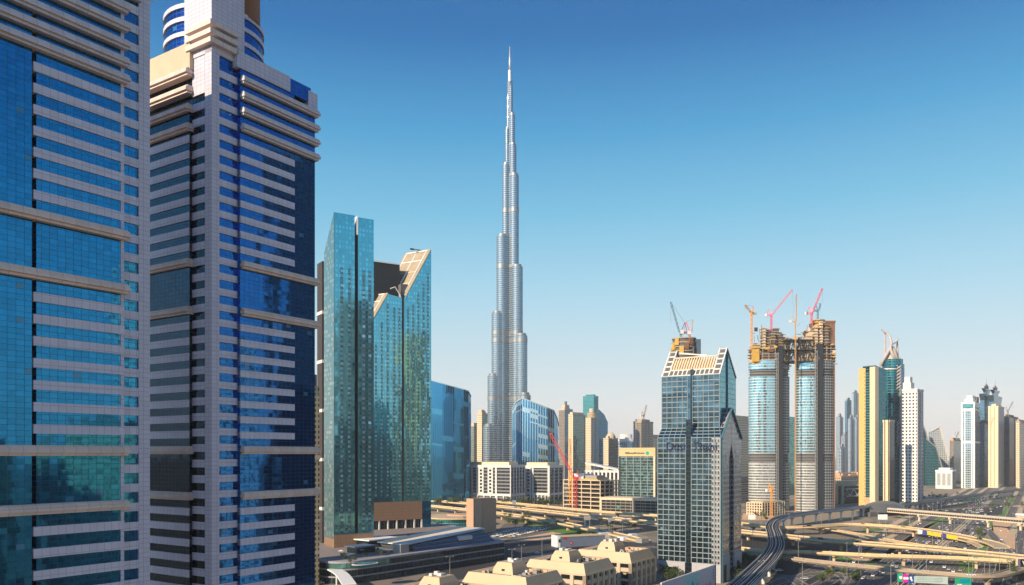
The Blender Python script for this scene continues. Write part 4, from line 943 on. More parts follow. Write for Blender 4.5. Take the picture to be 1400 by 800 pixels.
cluster(SR_, ((1092, 1099, 466, CREAM, -4), (1098, 1106, 458, BEIGE2, -8), (1103, 1110, 450, CREAM, -2), (1110, 1114, 447, BEIGE2, -6), (1113, 1117, 437, OCHRE, 0), (1117, 1121, 441, CREAM, -5), (1120, 1126, 437, GREYD, 2), (1124, 1128, 445, GREYD, -6)))
ragged(SL_, 1024, 1078, 492, 455, 46, 61); ragged(SR_, 1088, 1130, 492, 445, 50, 62)
rnd = random.Random(11)
tBr = thing('sky_bridge', 'dark steel truss bridge high up between the two towers under construction', 'bridge', ((X1 + X2) / 2, DS, ZY(496, DS)))
xa, xb = XY(1066, DS)[0], XY(1105, DS)[0]
zb0, zb1, zb2 = ZY(496, DS), ZY(481, DS), ZY(467, DS)
for z0, z1 in ((zb0, zb1), (zb1, zb2)):
    for yy in (DS - 18, DS + 9):
        m = MB(); n = 7
        m.bar((xa, yy, z0), (xb, yy, z0), 1.3); m.bar((xa, yy, z1), (xb, yy, z1), 1.3)
        for k in range(n):
            u0_, u1_ = xa + (xb - xa) * k / n, xa + (xb - xa) * (k + 1) / n
            m.bar((u0_, yy, z0), (u0_, yy, z1), .9); m.bar((u0_, yy, z0 if k % 2 else z1), (u1_, yy, z1 if k % 2 else z0), .9)
        m.build('truss', DARK, tBr)
for z in (zb0, zb1, zb2 - 1):
    m = MB(); m.box(((xa + xb) / 2, DS - 4.5, z), (xb - xa, 26, 1.6)); m.build('bridge_deck', GREYD, tBr)
for k in range(8):
    m = MB(); m.box((rnd.uniform(xa, xb), DS + rnd.uniform(-14, 8), zb2 + .6), (rnd.uniform(3, 10), 4, rnd.uniform(1.5, 6))); m.build('formwork', rnd.choice([BEIGE2, GREYD, BROWN, CREAM]), tBr)

# ------------------------------------------------------------------ luffing cranes
def crane(label, base, ztop, tip, mat, w=2.2, head=None, group=None, back=None, jibmat=None):
    base, tip = Vector(base), Vector(tip); head = Vector((base.x, base.y, ztop)); jm = jibmat or mat
    t = thing('tower_crane', label, 'crane', base, group)
    m = MB(); m.lattice(base, head, w, max(4, int((ztop - base.z) / (w * 1.3))), w * .2); m.build('mast', mat, t)
    d = Vector((tip.x - head.x, tip.y - head.y, 0)); d = d.normalized() if d.length > .01 else Vector((1, 0, 0))
    m = MB(); m.lattice(head + Vector((0, 0, 2)) + d * 1.5, tip, w * .8, max(5, int((tip - head).length / (w * 1.5))), w * .17); m.build('jib', jm, t)
    m = MB(); m.lattice(head + Vector((0, 0, 1)), head - d * 8 + Vector((0, 0, 1.5)), w * .9, 4, w * .2); m.build('counter_jib', mat, t)
    m = MB(); m.box(head - d * 7.5 + Vector((0, 0, -.5)), (3.2, 3.2, 3.6), math.atan2(d.y, d.x)); m.build('counterweight', WHITEB, t)
    m = MB(); m.box(head + Vector((0, 0, -.5)), (w * 1.5, w * 1.5, 3.2), math.atan2(d.y, d.x)); m.build('cab', mat, t)
    af = head - d * 3.5 + Vector((0, 0, 11)); m = MB(); m.bar(head + Vector((0, 0, 2)), af, .7); m.bar(head - d * 6 + Vector((0, 0, 2)), af, .6); m.build('a_frame', mat, t)
    m = MB(); m.bar(af, tip, .28); m.build('pendant_cable', STEEL, t)
    m = MB(); m.bar(tip, tip - Vector((0, 0, (tip.z - head.z) * .45 + 6)), .22); m.build('hoist_rope', STEEL, t); return t
def pxc(x, y, D): return P(x, y, D)
crane('pink red crane with long jib raised rightwards, on the left of the bridged towers', P(1054.5, 470, DS), ZY(432, DS), P(1083.5, 396, DS - 10), PINK)
crane('pink red crane with a steep jib, beside the top of the taller bridged tower', P(1109.5, 470, DS), ZY(429, DS), P(1124.5, 394, DS - 10), PINK)
crane('orange crane with short jib leaning left, at the left end of the bridged towers', P(1027.5, 482, DS), ZY(429, DS), P(1018.5, 417, DS - 8), ORANGE)
crane('tall thin orange mast crane with an upright jib, standing between the bridged towers', P(1087.5, 700, DS - 22), ZY(441, DS - 22), P(1088.8, 402, DS - 22), paint('faded_orange', (.62, .36, .16), .6), w=1.3)
crane('small grey blue crane with a cab, on the tallest core of the bridged towers', P(1118, 448, DS), ZY(426, DS), P(1122, 415, DS), BLUEC, w=1.7)
crane('short orange crane mast at the foot of the left bridged tower', P(1055, 706, 1070), ZY(672, 1070), P(1057, 664, 1068), ORANGE, w=1.8)
# ------------------------------------------------------------------ facades of the farther buildings
W_BEIGE = glass('beige_punched_wall', (0.05, 0.06, 0.06), (3.6, 3.8), (0.50, 0.40, 0.27), 0.50, 0.48, tilt=.04, metal=.6)
W_CREAM = glass('cream_punched_wall', (0.16, 0.13, 0.09), (3.8, 4.6), (0.66, 0.55, 0.37), 0.52, 0.5, tilt=.04, metal=.3)
W_WHITE = glass('white_punched_wall', (0.02, 0.025, 0.03), (4.9, 5.2), (0.72, 0.70, 0.68), 0.48, 0.48, tilt=.03, metal=.15, rough=.3)
W_GREY = glass('grey_blue_striped_wall', (0.10, 0.19, 0.26), (4.0, 4.0), (0.29, 0.36, 0.43), 0.4, 0.35, tilt=.03, metal=.8)
W_TEAL = glass('sea_green_glass', (0.06, 0.30, 0.33), (3.0, 4.0), (0.10, 0.30, 0.32), 0.1, 0.25, tilt=.03, metal=.9, fmetal=.6, wave=.3)
W_DTEAL = glass('deep_teal_glass', (0.02, 0.17, 0.21), (3.0, 4.2), (0.05, 0.18, 0.20), 0.08, 0.2, tilt=.03, metal=.9, fmetal=.6, wave=.3)
W_NAVY = glass('slate_navy_glass', (0.06, 0.20, 0.31), (3.0, 4.0), (0.08, 0.16, 0.24), 0.15, 0.25, tilt=.03, metal=.9, fmetal=.5, wave=.3)
W_PALE = glass('pale_blue_banded_glass', (0.12, 0.34, 0.48), (6.0, 4.4), (0.48, 0.53, 0.55), 0.10, 0.30, tilt=.03, metal=.85, wave=.2)
W_GREEN = glass('grey_green_glass', (0.16, 0.26, 0.24), (3.0, 4.0), (0.30, 0.32, 0.28), 0.2, 0.3, tilt=.03, metal=.85, fmetal=.4)
W_BRONZE = glass('brown_grey_wall', (0.06, 0.06, 0.06), (3.4, 4.0), (0.26, 0.22, 0.18), 0.45, 0.45, tilt=.03, metal=.6)
W_ROW = glass('slot_window_wall', (0.04, 0.05, 0.06), (30.0, 4.0), (0.46, 0.40, 0.32), 0.02, 0.55, tilt=.02, metal=.5)

# left of the needle tower
t, p, z = tower('apartment_tower', 'pale beige tower with a rounded shoulder, just left of the needle tower base', 'tower', 652, 659, 668, 566, 1900, 50, W_CREAM, W_GREEN, capmat=BEIGE2)
box_on(t, p, .1, .55, .2, .8, z, z + 10, BEIGE2, 'crown')
t, p, z = tower('apartment_tower', 'grey green slim tower between the dark blue sail tower and the beige tower', 'tower', 643, 648, 655, 582, 1950, 50, W_GREEN, W_BEIGE, capmat=BEIGE2)
# cluster to the right of the needle tower
t, p, z = tower('apartment_tower', 'dark beige stepped tower with a pointed lantern, behind the blue sail tower', 'tower', 764, 772, 783, 560, 2250, 50, W_BRONZE, W_GREY, capmat=BEIGE2)
box_on(t, p, .2, .7, .2, .7, z, z + 14, BEIGE2, 'lantern'); box_on(t, p, .35, .55, .35, .55, z + 14, z + 24, W_GREEN, 'lantern_tip')
t, p, z = tower('apartment_tower', 'grey green tower with a golden left edge, behind the crane and concrete frame', 'tower', 777, 783, 800, 567, 2050, 52, W_CREAM, W_GREEN, piers=((0, .02, 3), (0, .98, 3)), piermat=CREAM, capmat=BEIGE2)
box_on(t, p, .05, .5, .2, .8, z, z + 6, CREAM, 'crown')
t, p, z = tower('office_tower', 'flat topped sea green slab tower, tallest of the cluster right of the needle tower', 'tower', 797, 812, 818, 542, 2500, 50, W_TEAL, W_DTEAL, capmat=W_TEAL)
t, p, z = tower('apartment_tower', 'gold and grey tower with a round topped crown, in front of the sea green slab', 'tower', 800, 808, 818, 572, 2150, 50, W_CREAM, W_GREY, piers=((0, .3, 4), (0, .7, 4)), capmat=BEIGE2)
c_ = centre(p); m = MB(); m.prism(ring(c_.x, c_.y, 13, 20), z, z + 16); m.build('round_crown', W_BEIGE, t); m = MB(); m.prism(ring(c_.x, c_.y, 7, 16), z + 16, z + 27); m.build('round_crown', BEIGE2, t)
t, p, z = tower('office_tower', 'slate blue tower with a curved sloping shoulder, behind the gold and grey tower', 'tower', 816, 819, 831, 577, 2300, 48, W_NAVY, capmat=W_NAVY, plant=False)
a_, b_ = Vector(p[0]), Vector(p[1]); l_ = Vector(p[3]) - a_
m = MB(); m.extrude([(a_.x, a_.y, z), (b_.x, b_.y, z), (a_.lerp(b_, .6).x, a_.lerp(b_, .6).y, z + 22), (a_.x, a_.y, z + 36)], (l_.x, l_.y, 0)); m.build('sloping_shoulder', W_NAVY, t)
t, p, z = tower('apartment_tower', 'short beige tower with a domed top, right end of the cluster by the needle tower', 'tower', 825, 832, 845, 600, 2000, 50, W_CREAM, W_BRONZE, capmat=BEIGE2)
c_ = centre(p); m = MB(); m.loft([[(v.x, v.y, z + dz) for v in ring(c_.x, c_.y, r_, 20)] for r_, dz in ((11, 0), (11, 8), (8, 13), (3, 16))]); m.build('dome', BEIGE2, t)
t = thing('exhibition_hall', 'low pale round ended building with white roof, behind the office with a tan fascia', 'building', (XY(850, 2300)[0], 2300, 0))
c_ = Vector(XY(853, 2300)); m = MB(); m.prism(ring(c_.x, c_.y, 33, 36, 22), 0, ZY(604, 2300)); m.build('wall', W_PALE, t); m = MB(); m.prism(ring(c_.x, c_.y, 35, 36, 24), ZY(604, 2300), ZY(600, 2300)); m.build('roof', WHITEB, t)
m = MB(); m.prism(ring(c_.x + 6, c_.y, 18, 24, 14), ZY(600, 2300), ZY(594, 2300)); m.build('roof_drum', WHITEB, t)
t, p, z = tower('unfinished_tower', 'brown concrete tower under construction with a thin crane, left of the gabled glass tower', 'tower', 866, 877, 893, 577, 1900, 50, W_BRONZE, W_BEIGE, capmat=CONCD, piers=((0, .35, 4), (0, .62, 5), (3, .3, 4)), piermat=GREY)
box_on(t, p, .1, .5, .1, .9, z, z + 7, CONCD, 'lift_core')
crane('thin brown crane on the brown concrete tower left of the gabled glass tower', P(880, 577, 1900), ZY(569, 1900), P(884, 554, 1895), BROWN, w=2.6)
t, p, z = tower('apartment_tower', 'mauve and beige slim tower, partly behind the gabled glass tower', 'tower', 889, 893, 905, 598, 2100, 50, W_BEIGE, W_CREAM, capmat=TAN)

# teal office with a tan fascia
HQ = glass('sea_green_office_glass', (0.075, 0.14, 0.14), (2.4, 4.1), (0.15, 0.21, 0.21), 0.08, 0.22, tilt=.16, wave=.5, metal=.85, fmetal=.4, var=.5)
t, p, z = tower('office_block', 'sea green glass office block with a tan fascia and small dark lettering', 'office building', 847, 895.5, 903, 616, 1130, 60, HQ, parapet=False, plant=False)
fh = Face(p[3], Vector(p[0]) - Vector(p[3])); Lh = (Vector(p[0]) - Vector(p[3])).length
zf = ZY(624, 1130)
m = MB(); m.prism(grow(p, .6), zf, z + 4); m.build('tan_fascia', paint('tan_fascia', (0.62, 0.43, 0.22), .7), t)
for t0_, t1_, mt in ((-.8, 1.6, DARK), (Lh - 2.2, Lh + .5, CREAM)):
    m = MB(); fh.box(m, t0_, t1_, 0, zf, -1, .7); m.build('pier', mt, t)
for k in range(1, 5):
    m = MB(); fh.box(m, Lh * k / 5 - .35, Lh * k / 5 + .35, 0, zf - .1, -.2, .35); m.build('vertical_fin', paint('pale_teal_fin', (0.22, 0.33, 0.33), .5), t)
rl = random.Random(5); x_ = 9.0; m = MB()           # the sign is too small to read in the photograph: letter-like strokes only
while x_ < Lh - 15:
    w_ = rl.uniform(.7, 1.5); fh.box(m, x_, x_ + w_, zf + 3.4, zf + 3.4 + rl.choice([1.9, 1.9, 2.6]), .62, .78); x_ += w_ + .35
m.build('lettering', paint('dark_green_lettering', (0.02, 0.08, 0.06)), t)
q_ = fh.pt(Lh - 11, zf + 4.6, .72); m = MB(); m.extrude([q_ + Vector((fh.d.x, fh.d.y, 0)) * (2.6 * math.cos(k * math.pi / 7)) + Vector((0, 0, 2.6 * math.sin(k * math.pi / 7))) for k in range(14)], Vector((fh.n.x, fh.n.y, 0)) * .2); m.build('emblem', paint('emblem_green', (0.02, .35, .25)), t)
t, p, z = tower('office_annex', 'low brown grey annex with white posts in front of the sea green office', 'building', 821, 901, 912, 684, 1060, 62, glass('annex_glass', (0.05, 0.055, 0.06), (7.0, 4.2), (0.22, 0.19, 0.16), .08, .3, tilt=.03, metal=.6), plant=False, capmat=CREAM, piers=((3, .005, 3), (3, .57, 3), (3, .99, 3)), piermat=CREAM)
fh2 = Face(p[3], Vector(p[0]) - Vector(p[3])); m = MB(); q_ = fh2.pt(26, 12, .3)
m.extrude([q_ + Vector((fh2.d.x, fh2.d.y, 0)) * (1.7 * math.cos(k * math.pi / 6)) + Vector((0, 0, 1.7 * math.sin(k * math.pi / 6))) for k in range(12)], Vector((fh2.n.x, fh2.n.y, 0)) * .25); m.build('emblem', paint('emblem_green', (0, 0, 0)), t)
t, p, z = tower('columned_hall', 'pale hall with tall white columns and a sloping roof, behind the concrete frame building', 'building', 800, 845, 852, 645, 1330, 58, GLD, plant=False, capmat=WHITEB, piers=tuple((3, .05 + k * .12, 3) for k in range(9)), piermat=WHITEB)
m = MB(); a_, b_, c2_ = Vector(p[3]), Vector(p[0]), Vector(p[1]); l_ = c2_ - b_
m.extrude([(a_.x, a_.y, z + 12), (b_.x, b_.y, z + 2), (b_.x, b_.y, z + 4), (a_.x, a_.y, z + 15)], (l_.x, l_.y, 0)); m.build('sloping_roof', WHITEB, t)

# concrete frame under construction
def frame_building(label, xl, xc, xr, D, th, ztop, nfl, ncl, ncr, mat, infill):
    poly = foot(xl, xc, xr, D, th); c = centre(poly); t = thing('unfinished_building', label, 'building', (c.x, c.y, 0)); h = ztop / nfl
    m = MB(); m.prism(grow(poly, -7), 0, ztop - h * .4); m.build('inner_core', infill, t)
    for k in range(1, nfl + 1):
        m = MB(); m.prism(poly, k * h - 1.0, k * h); m.build('floor_slab', mat, t)
    for e, n in ((3, ncl), (0, ncr), (2, 5), (1, 6)):
        a, b = Vector(poly[e]), Vector(poly[(e + 1) % 4])
        for k in range(n + (1 if e == 3 else 0)):
            if e == 0 and k == 0: continue
            p = a.lerp(b, k / n); p = p.lerp(c, .015); m = MB(); m.box((p.x, p.y, 0), (1.2, 1.2, ztop - .2), R(th)); m.build('column', mat, t)
    return t, poly
t, p = frame_building('bare pale concrete frame building with open floors, beside the red crane', 770, 821, 846, 1190, 46, 44, 7, 4, 4, CREAM, DARKB)
for fu0, fu1, fv0, fv1, h_, mt in ((.1, .55, .5, .75, 9, WHITE), (.1, .5, .15, .45, 7, GREY), (.55, .9, .2, .7, 4, BEIGE2), (.05, .12, .1, .9, 2, OCHRE), (.3, .8, .78, .95, 3, OCHRE)):
    box_on(t, p, fu0, fu1, fv0, fv1, 44, 44 + h_, mt, 'formwork')
c_ = centre(p)
for k in range(5):
    m = MB(); b_ = Vector((c_.x + k * 7 - 14, c_.y + k * 2, 46)); m.bar(b_, b_ + Vector((random.uniform(-8, 8), 0, random.uniform(10, 22))), .7); m.build('boom_pump_arm', STEEL, t)
t, p = frame_building('low beige scaffolded concrete frame at the foot of the bridged towers', 1021, 1042, 1073, 1075, 42, 18, 5, 6, 9, CREAM, BROWN)
box_on(t, p, .1, .95, .1, .9, 18, 19.2, CONC, 'roof_slab')
crane('long red crane leaning to the left over the concrete frame building', P(786.5, 702, 1120), ZY(655, 1120), P(752, 592, 1120), RED, w=3.6)
crane('orange crane mast with a steep jib behind the red crane at the concrete frame', P(780, 690, 1210), ZY(640, 1210), P(779, 600, 1215), ORANGE, w=3.4)

# round tower under construction behind the gabled tower
D_ = 760; X_, Y_ = XY(938, D_); t = thing('unfinished_tower', 'round dark concrete tower under construction with ochre formwork, behind the gabled glass tower', 'tower', (X_, Y_, 0))
m = MB(); m.prism(ring(X_ - 2, Y_, 10.5, 28), 0, ZY(463, D_)); m.build('concrete_shaft', GREYD, t)
for k in range(7):
    zz = ZY(463, D_) - k * 4.0; m = MB(); m.prism(ring(X_ - 2, Y_, 11.4, 28), zz - 1, zz); m.build('floor_slab', CONCD if k < 4 else GREY, t)
for k in range(9):
    an = math.pi + math.pi * k / 8; m = MB(); m.box((X_ - 2 + 11.3 * math.cos(an), Y_ + 11.3 * math.sin(an), ZY(485, D_) + (k % 3) * 4), (4, 1.5, 6), an + R(90)); m.build('formwork', OCHRE if k < 4 else (BROWN if k < 6 else GREYD), t)
m = MB(); m.box((X_ + 9, Y_ - 2, 0), (7, 9, ZY(465, D_))); m.build('lift_core', paint('blue_grey_screen', (0.08, 0.12, 0.16), .7), t)
crane('blue grey crane with long jib leaning left, on the round tower behind the gabled tower', P(931, 466, D_), ZY(457, D_), P(917, 413, D_), BLUEC, w=1.5)
crane('short pinkish crane, on the round tower behind the gabled glass tower', P(943, 464, D_), ZY(456, D_), P(947, 437, D_), PINK, w=1.4, jibmat=BEIGE2)

# right hand skyline
t, p, z = tower('apartment_tower', 'cream tower of many small windows, between the gabled glass tower and the bridged towers', 'tower', 1003, 1006, 1026, 573, 1500, 50, W_CREAM, W_CREAM, capmat=CREAM)
t, p, z = tower('office_block', 'sea green glass block seen through the gap between the bridged towers', 'office building', 1072, 1075, 1094, 574, 1600, 50, W_TEAL, capmat=W_TEAL)
t, p, z = tower('parking_block', 'grey low block at the right foot of the gabled glass tower', 'building', 1005, 1008, 1030, 658, 1350, 50, W_ROW, capmat=GREY)
t, p, z = tower('shop_block', 'low ochre and brown building cluster below the blue grey far towers', 'building', 1138, 1150, 1182, 652, 1500, 40, W_BEIGE, W_ROW, capmat=TAN)
for k, (a_, b_, h_) in enumerate(((.1, .3, 6), (.4, .7, 4), (.75, .95, 8))): box_on(t, p, a_, b_, .1, .9, z, z + h_, CREAM if k % 2 else TAN, 'roof_block')
t, p, z = tower('gate_building', 'golden gate building with white truss over dark opening, left of the yellow striped tower', 'building', 1141, 1145, 1178, 664, 1330, 30, CREAM, GLD, depth=20, capmat=CREAM)
fg = Face(p[0], Vector(p[1]) - Vector(p[0])); a_, b_ = fg.t(1156), fg.t(1177)
m = MB(); z0_, z1_ = ZY(679, 1330), ZY(669, 1330)
m.bar(fg.pt(a_, z0_, .8), fg.pt(b_, z0_, .8), 1.4); m.bar(fg.pt(a_, z1_, .8), fg.pt(b_, z1_, .8), 1.4)
for k in range(4): m.bar(fg.pt(a_ + (b_ - a_) * k / 4, z0_ if k % 2 else z1_, .8), fg.pt(a_ + (b_ - a_) * (k + 1) / 4, z1_ if k % 2 else z0_, .8), 1.2)
m.build('white_truss', WHITE, t)
for px in (1143, 1151):
    m = MB(); fg.box(m, fg.t(px) - 3, fg.t(px) + 3, 0, ZY(662, 1330), -1, 2); m.build('gate_pier', CREAM, t)
m = MB(); fg.box(m, fg.t(1140) - 4, fg.t(1140), 0, 16, 1, 2); m.build('red_banner', RED, t)
far = [('blue grey', 1143, 1148, 1153, 571, 3000), ('blue grey', 1150, 1155, 1162, 597, 2700), ('dark blue', 1155, 1158, 1165, 548, 3600), ('pale', 1164, 1167, 1175, 538, 3600),
       ('blue grey', 1159, 1163, 1169, 574, 2600), ('grey', 1167, 1171, 1180, 573, 2750), ('pale grey', 1146, 1150, 1157, 614, 2500)]
flab = ['blue grey far tower with a flat top, just right of the bridged towers', 'shorter blue grey far tower, third from the bridged towers', 'dark blue square topped slab, left of a tall far pair beside the yellow striped tower',
        'tall pale slab, right of a far pair beside the yellow striped tower', 'blue grey far tower with a stepped top below the dark blue slab', 'grey far tower partly behind the yellow striped tower', 'pale low far block in front of the blue grey towers']
for (cn, a_, b_, c2_, y_, D_), lb in zip(far, flab):
    t, p, z = tower('far_tower', lb, 'tower', a_, b_, c2_, y_, D_, 50, W_NAVY if 'dark' in cn else (W_PALE if 'pale' in cn else W_GREY), W_GREY if cn != 'dark blue' else W_NAVY, capmat=W_GREY, piers=((0, .5, 6),) if 'dark' not in cn else None, piermat=GREY)
    box_on(t, p, .3, .7, .3, .7, z, z + 16, GREY, 'roof_mast_house')

# yellow striped tower
D_ = 1200; t = thing('office_tower', 'yellow tower with a teal glass strip and a dark teal side', 'tower', (XY(1190, D_)[0], D_, 0))
p = foot(1175.5, 1196.5, 1211, D_, 38); z = ZY(505, D_); fy = Face(p[3], Vector(p[0]) - Vector(p[3])); L_ = (Vector(p[0]) - Vector(p[3])).length
m = MB(); m.prism(p, 0, z); b = m.build('dark_glass_body', W_DTEAL, t)
YEL = panel('yellow_stone', (0.66, 0.43, 0.16), 4, 3.6, line=.85, w=.05)
m = MB(); fy.box(m, -1, L_ * .40, 0, z + 3, -14, 1.2); yw = m.build('yellow_wall', YEL, t)
m = MB(); fy.box(m, L_ * .40, L_ * .68, 18, z - 2, -3, .8); m.build('glass_strip', W_TEAL, t)
m = MB(); fy.box(m, L_ * .68, L_ + .6, 0, z + 4, -9, 1.3); m.build('cream_fin', CREAM, t)
m = MB(); fy.box(m, L_ * .40, L_ * .68, 0, 18, -4, 1); m.build('stone_base', TAN, t)
k = 0; zz = 12
while zz < z - 5:
    m = MB(); fy.box(m, L_ * .34, L_ * .365, zz, zz + 2.2, 1.0, 1.35); m.build('window', GLD, yw); zz += 6.0
m = MB(); a_, b_ = Vector(p[0]), Vector(p[1]); l_ = Vector(p[3]) - a_; m.extrude([(a_.x, a_.y, z), (b_.x, b_.y, z), (b_.x, b_.y, z + 2), (a_.x, a_.y, z + 6)], (l_.x * .8, l_.y * .8, 0)); m.build('roof', W_DTEAL, t)
# slender golden fin building in front of it
t, p, z = tower('slim_tower', 'slender golden slab with dark edges, in front of the dark teal side', 'tower', 1210.5, 1216, 1223, 576, 1168, 45, CREAM, GLD, depth=9, capmat=CREAM, plant=False, piers=((3, .9, 1.2), (3, .3, 1.0)), piermat=GLD)

# teal tower with twisted horned crown
D_ = 1290; X_, Y_ = XY(1219.5, D_); mpx = D_ / F
t = thing('office_tower', 'dark teal tower with twisted white horns on top, right of the yellow striped tower', 'tower', (X_, Y_, 0))
m = MB(); m.prism(ring(X_ - 1, Y_, 11.5 * mpx, 40), 0, ZY(504, D_)); m.build('round_body', W_DTEAL, t)
m = MB(); m.prism(ring(X_ + .5, Y_ - 1, 13.0 * mpx, 40), ZY(504, D_), ZY(492, D_)); m.build('drum', W_DTEAL, t)
m = MB(); m.prism(ring(X_ - 1, Y_, 11.9 * mpx, 40), ZY(506, D_), ZY(504, D_)); m.build('drum_ring', WHITEB, t)
m = MB(); m.prism(foot(1226, 1229, 1236.5, D_ - 6, 45, depth=20), 0, ZY(497, D_)); m.build('side_wing', W_NAVY, t)
m = MB(); m.box((XY(1208.5, D_)[0], Y_ - 4, 0), (2.6, 3, ZY(505, D_))); m.build('pale_fin', SILVER, t)
m = MB(); m.box((XY(1225.2, D_)[0], Y_ - 13, 0), (2.4, 3, ZY(490, D_))); m.build('pale_fin', SILVER, t)
HORN = paint('pale_mauve_metal', (0.46, 0.42, 0.42), .5)
def blade(pts, rad, name='horn'):
    m = MB(); pp = spline([P(x, y, D_ + d) for x, y, d in pts], 6); rad *= 1.5; m.tube(pp, [rad * (1 - .55 * k / (len(pp) - 1)) for k in range(len(pp))], 8); m.build(name, HORN, t)
blade([(1204, 500, 2), (1207, 493, -4), (1214, 481, -8), (1218.5, 470, -6), (1215, 458, -2), (1207, 452, 0), (1205, 450, 0)], 2.0)
blade([(1226, 494, -6), (1221, 486, -10), (1217.5, 476, -9), (1219, 471, -6), (1224, 468, -2), (1229, 463, 0)], 1.8)
blade([(1209.5, 493, 6), (1209.8, 470, 5), (1210, 453, 3)], 1.7, 'mast'); blade([(1226.5, 495, 6), (1227, 480, 5), (1226.5, 465, 3)], 1.7, 'mast')
blade([(1212, 488, 0), (1218, 488, -4), (1222, 489, 0)], 1.5, 'crown_rail'); blade([(1213, 482, 0), (1217, 482, -4), (1220, 483, 0)], 1.2, 'crown_rail')
m = MB()
m.loft([[(X_ + 9 * math.cos(a) * k_, Y_ + 9 * math.sin(a) * k_, zz) for a in [2 * math.pi * j / 18 for j in range(18)]] for k_, zz in ((1.1, ZY(492, D_)), (.85, ZY(484, D_)), (.4, ZY(474, D_)))]); m.build('crown_core', BEIGE2, t)
for base_y in (500, 577):
    for s_ in (0, math.pi):
        m = MB(); pts = [P(1229 + 2.6 * math.cos(k * .8 + s_), base_y + k * 1.15, D_ - 18 - 2.2 * math.sin(k * .8 + s_)) for k in range(30)]; m.tube(pts, .9, 6); m.build('twisted_rail', HORN, t)

# white tower with stepped top
t, p, z = tower('apartment_tower', 'white tower with rows of small square windows and a stepped top', 'tower', 1233.5, 1253.5, 1262.5, 533, 1230, 48, W_WHITE, glass('white_tower_shade_wall', (0.04, .04, .06), (4.5, 5.6), (0.33, 0.30, 0.34), .5, .3, tilt=.02, metal=.5), capmat=WHITEB, plant=False, piers=((0, .55, 3.5), (0, .05, 2)), piermat=WHITEB)  # right face gets a darker wall colour that paints in its shade
box_on(t, p, .1, .6, .45, 1.0, z, ZY(522, 1230), WHITEB, 'stepped_top'); box_on(t, p, .2, .55, .55, .95, ZY(522, 1230), ZY(514, 1230), WHITEB, 'stepped_top')
m = MB(); m.prism(grow(p, 3), 0, 9); m.build('podium', GREYD, t)
# glass wedge buildings
def wedge(label, pix, D, mat, depth, trim=None):
    pts = [P(x, y, D) if y is not None else Vector((XY(x, D)[0], D, 0)) for x, y in pix]; c = pts[0]
    t = thing('wedge_building', label, 'building', (c.x, D, 0)); m = MB(); m.extrude(pts, Vector((depth * .4, depth, 0))); m.build('glazed_wall', mat, t)
    mm = MB()
    for k in range(len(pts) - 1):
        if pix[k][1] is not None and pix[k + 1][1] is not None: mm.bar(pts[k] + Vector((0, -1, 0)), pts[k + 1] + Vector((0, -1, 0)), 2.5)
    mm.build('edge_trim', trim or WHITEB, t)
wedge('dark green glass wedge leaning left, right of the white stepped tower', [(1261, None), (1261, 580), (1266, 592), (1275, 640), (1277, None)], 2100, W_DTEAL, 40, GREY)
wedge('pale glass sail shaped building with a white edge, right of the dark green wedge', [(1272, None), (1272, 590), (1285, 583), (1297, 630), (1298, None)], 2150, glass('pale_sail_glass', (0.42, 0.50, 0.55), (5, 5), (.6, .62, .64), .2, .2, tilt=.03, metal=.45, fmetal=0), 40)
wedge('teal glass wedge between the green wedge and the pale sail building', [(1266, None), (1266, 600), (1280, 612), (1288, 640), (1288, None)], 2080, W_TEAL, 20, GREY)
t, p, z = tower('apartment_tower', 'brown grey short tower with a thin mast crane, right of the pale sail building', 'tower', 1298.5, 1304, 1314, 602, 2300, 50, W_BRONZE, W_GREEN, capmat=TAN)
crane('thin grey crane on the brown grey short tower beside the pale banded tower', P(1308, 602, 2300), ZY(596, 2300), P(1310.5, 590, 2298), STEEL, w=2.0)
t, p, z = tower('office_block', 'low white block with three grey window panels', 'building', 1279, 1302, 1307, 644, 1900, 52, WHITEB, GREY, capmat=WHITE)
fw = Face(p[3], Vector(p[0]) - Vector(p[3])); L_ = (Vector(p[0]) - Vector(p[3])).length
for k in range(3):
    m = MB(); fw.box(m, L_ * (.1 + .3 * k), L_ * (.3 + .3 * k), 8, z - 6, -.5, .3); m.build('window_panel', paint('grey_window_panel', (0.32, .34, .33), .4), t)
# pale banded tower
D_ = 1930
t, p, z = tower('apartment_tower', 'white framed tower with pale blue bands and chamfered white top, in the right skyline', 'tower', 1315, 1332, 1340, 551, D_, 50, W_PALE, W_NAVY, capmat=WHITE, plant=False, piers=((3, .02, 4), (3, .25, 2), (3, .8, 2), (3, .98, 4)), piermat=WHITE, bands_=(561, 606))
box_on(t, p, .1, .9, .15, .85, z, ZY(545, D_), WHITE, 'chamfered_top'); box_on(t, p, .2, .8, .25, .7, ZY(545, D_), ZY(540, D_), WHITE, 'chamfered_top')
fw = Face(p[3], Vector(p[0]) - Vector(p[3])); L_ = (Vector(p[0]) - Vector(p[3])).length; m = MB(); fw.box(m, L_ * .06, L_ * .94, ZY(558, D_), ZY(551, D_) - 2, -1, .9); m.build('teal_band', W_TEAL, t)
box_on(t, p, .7, 1.0, .1, .9, z, ZY(541, D_), GREYD, 'roof_screen')
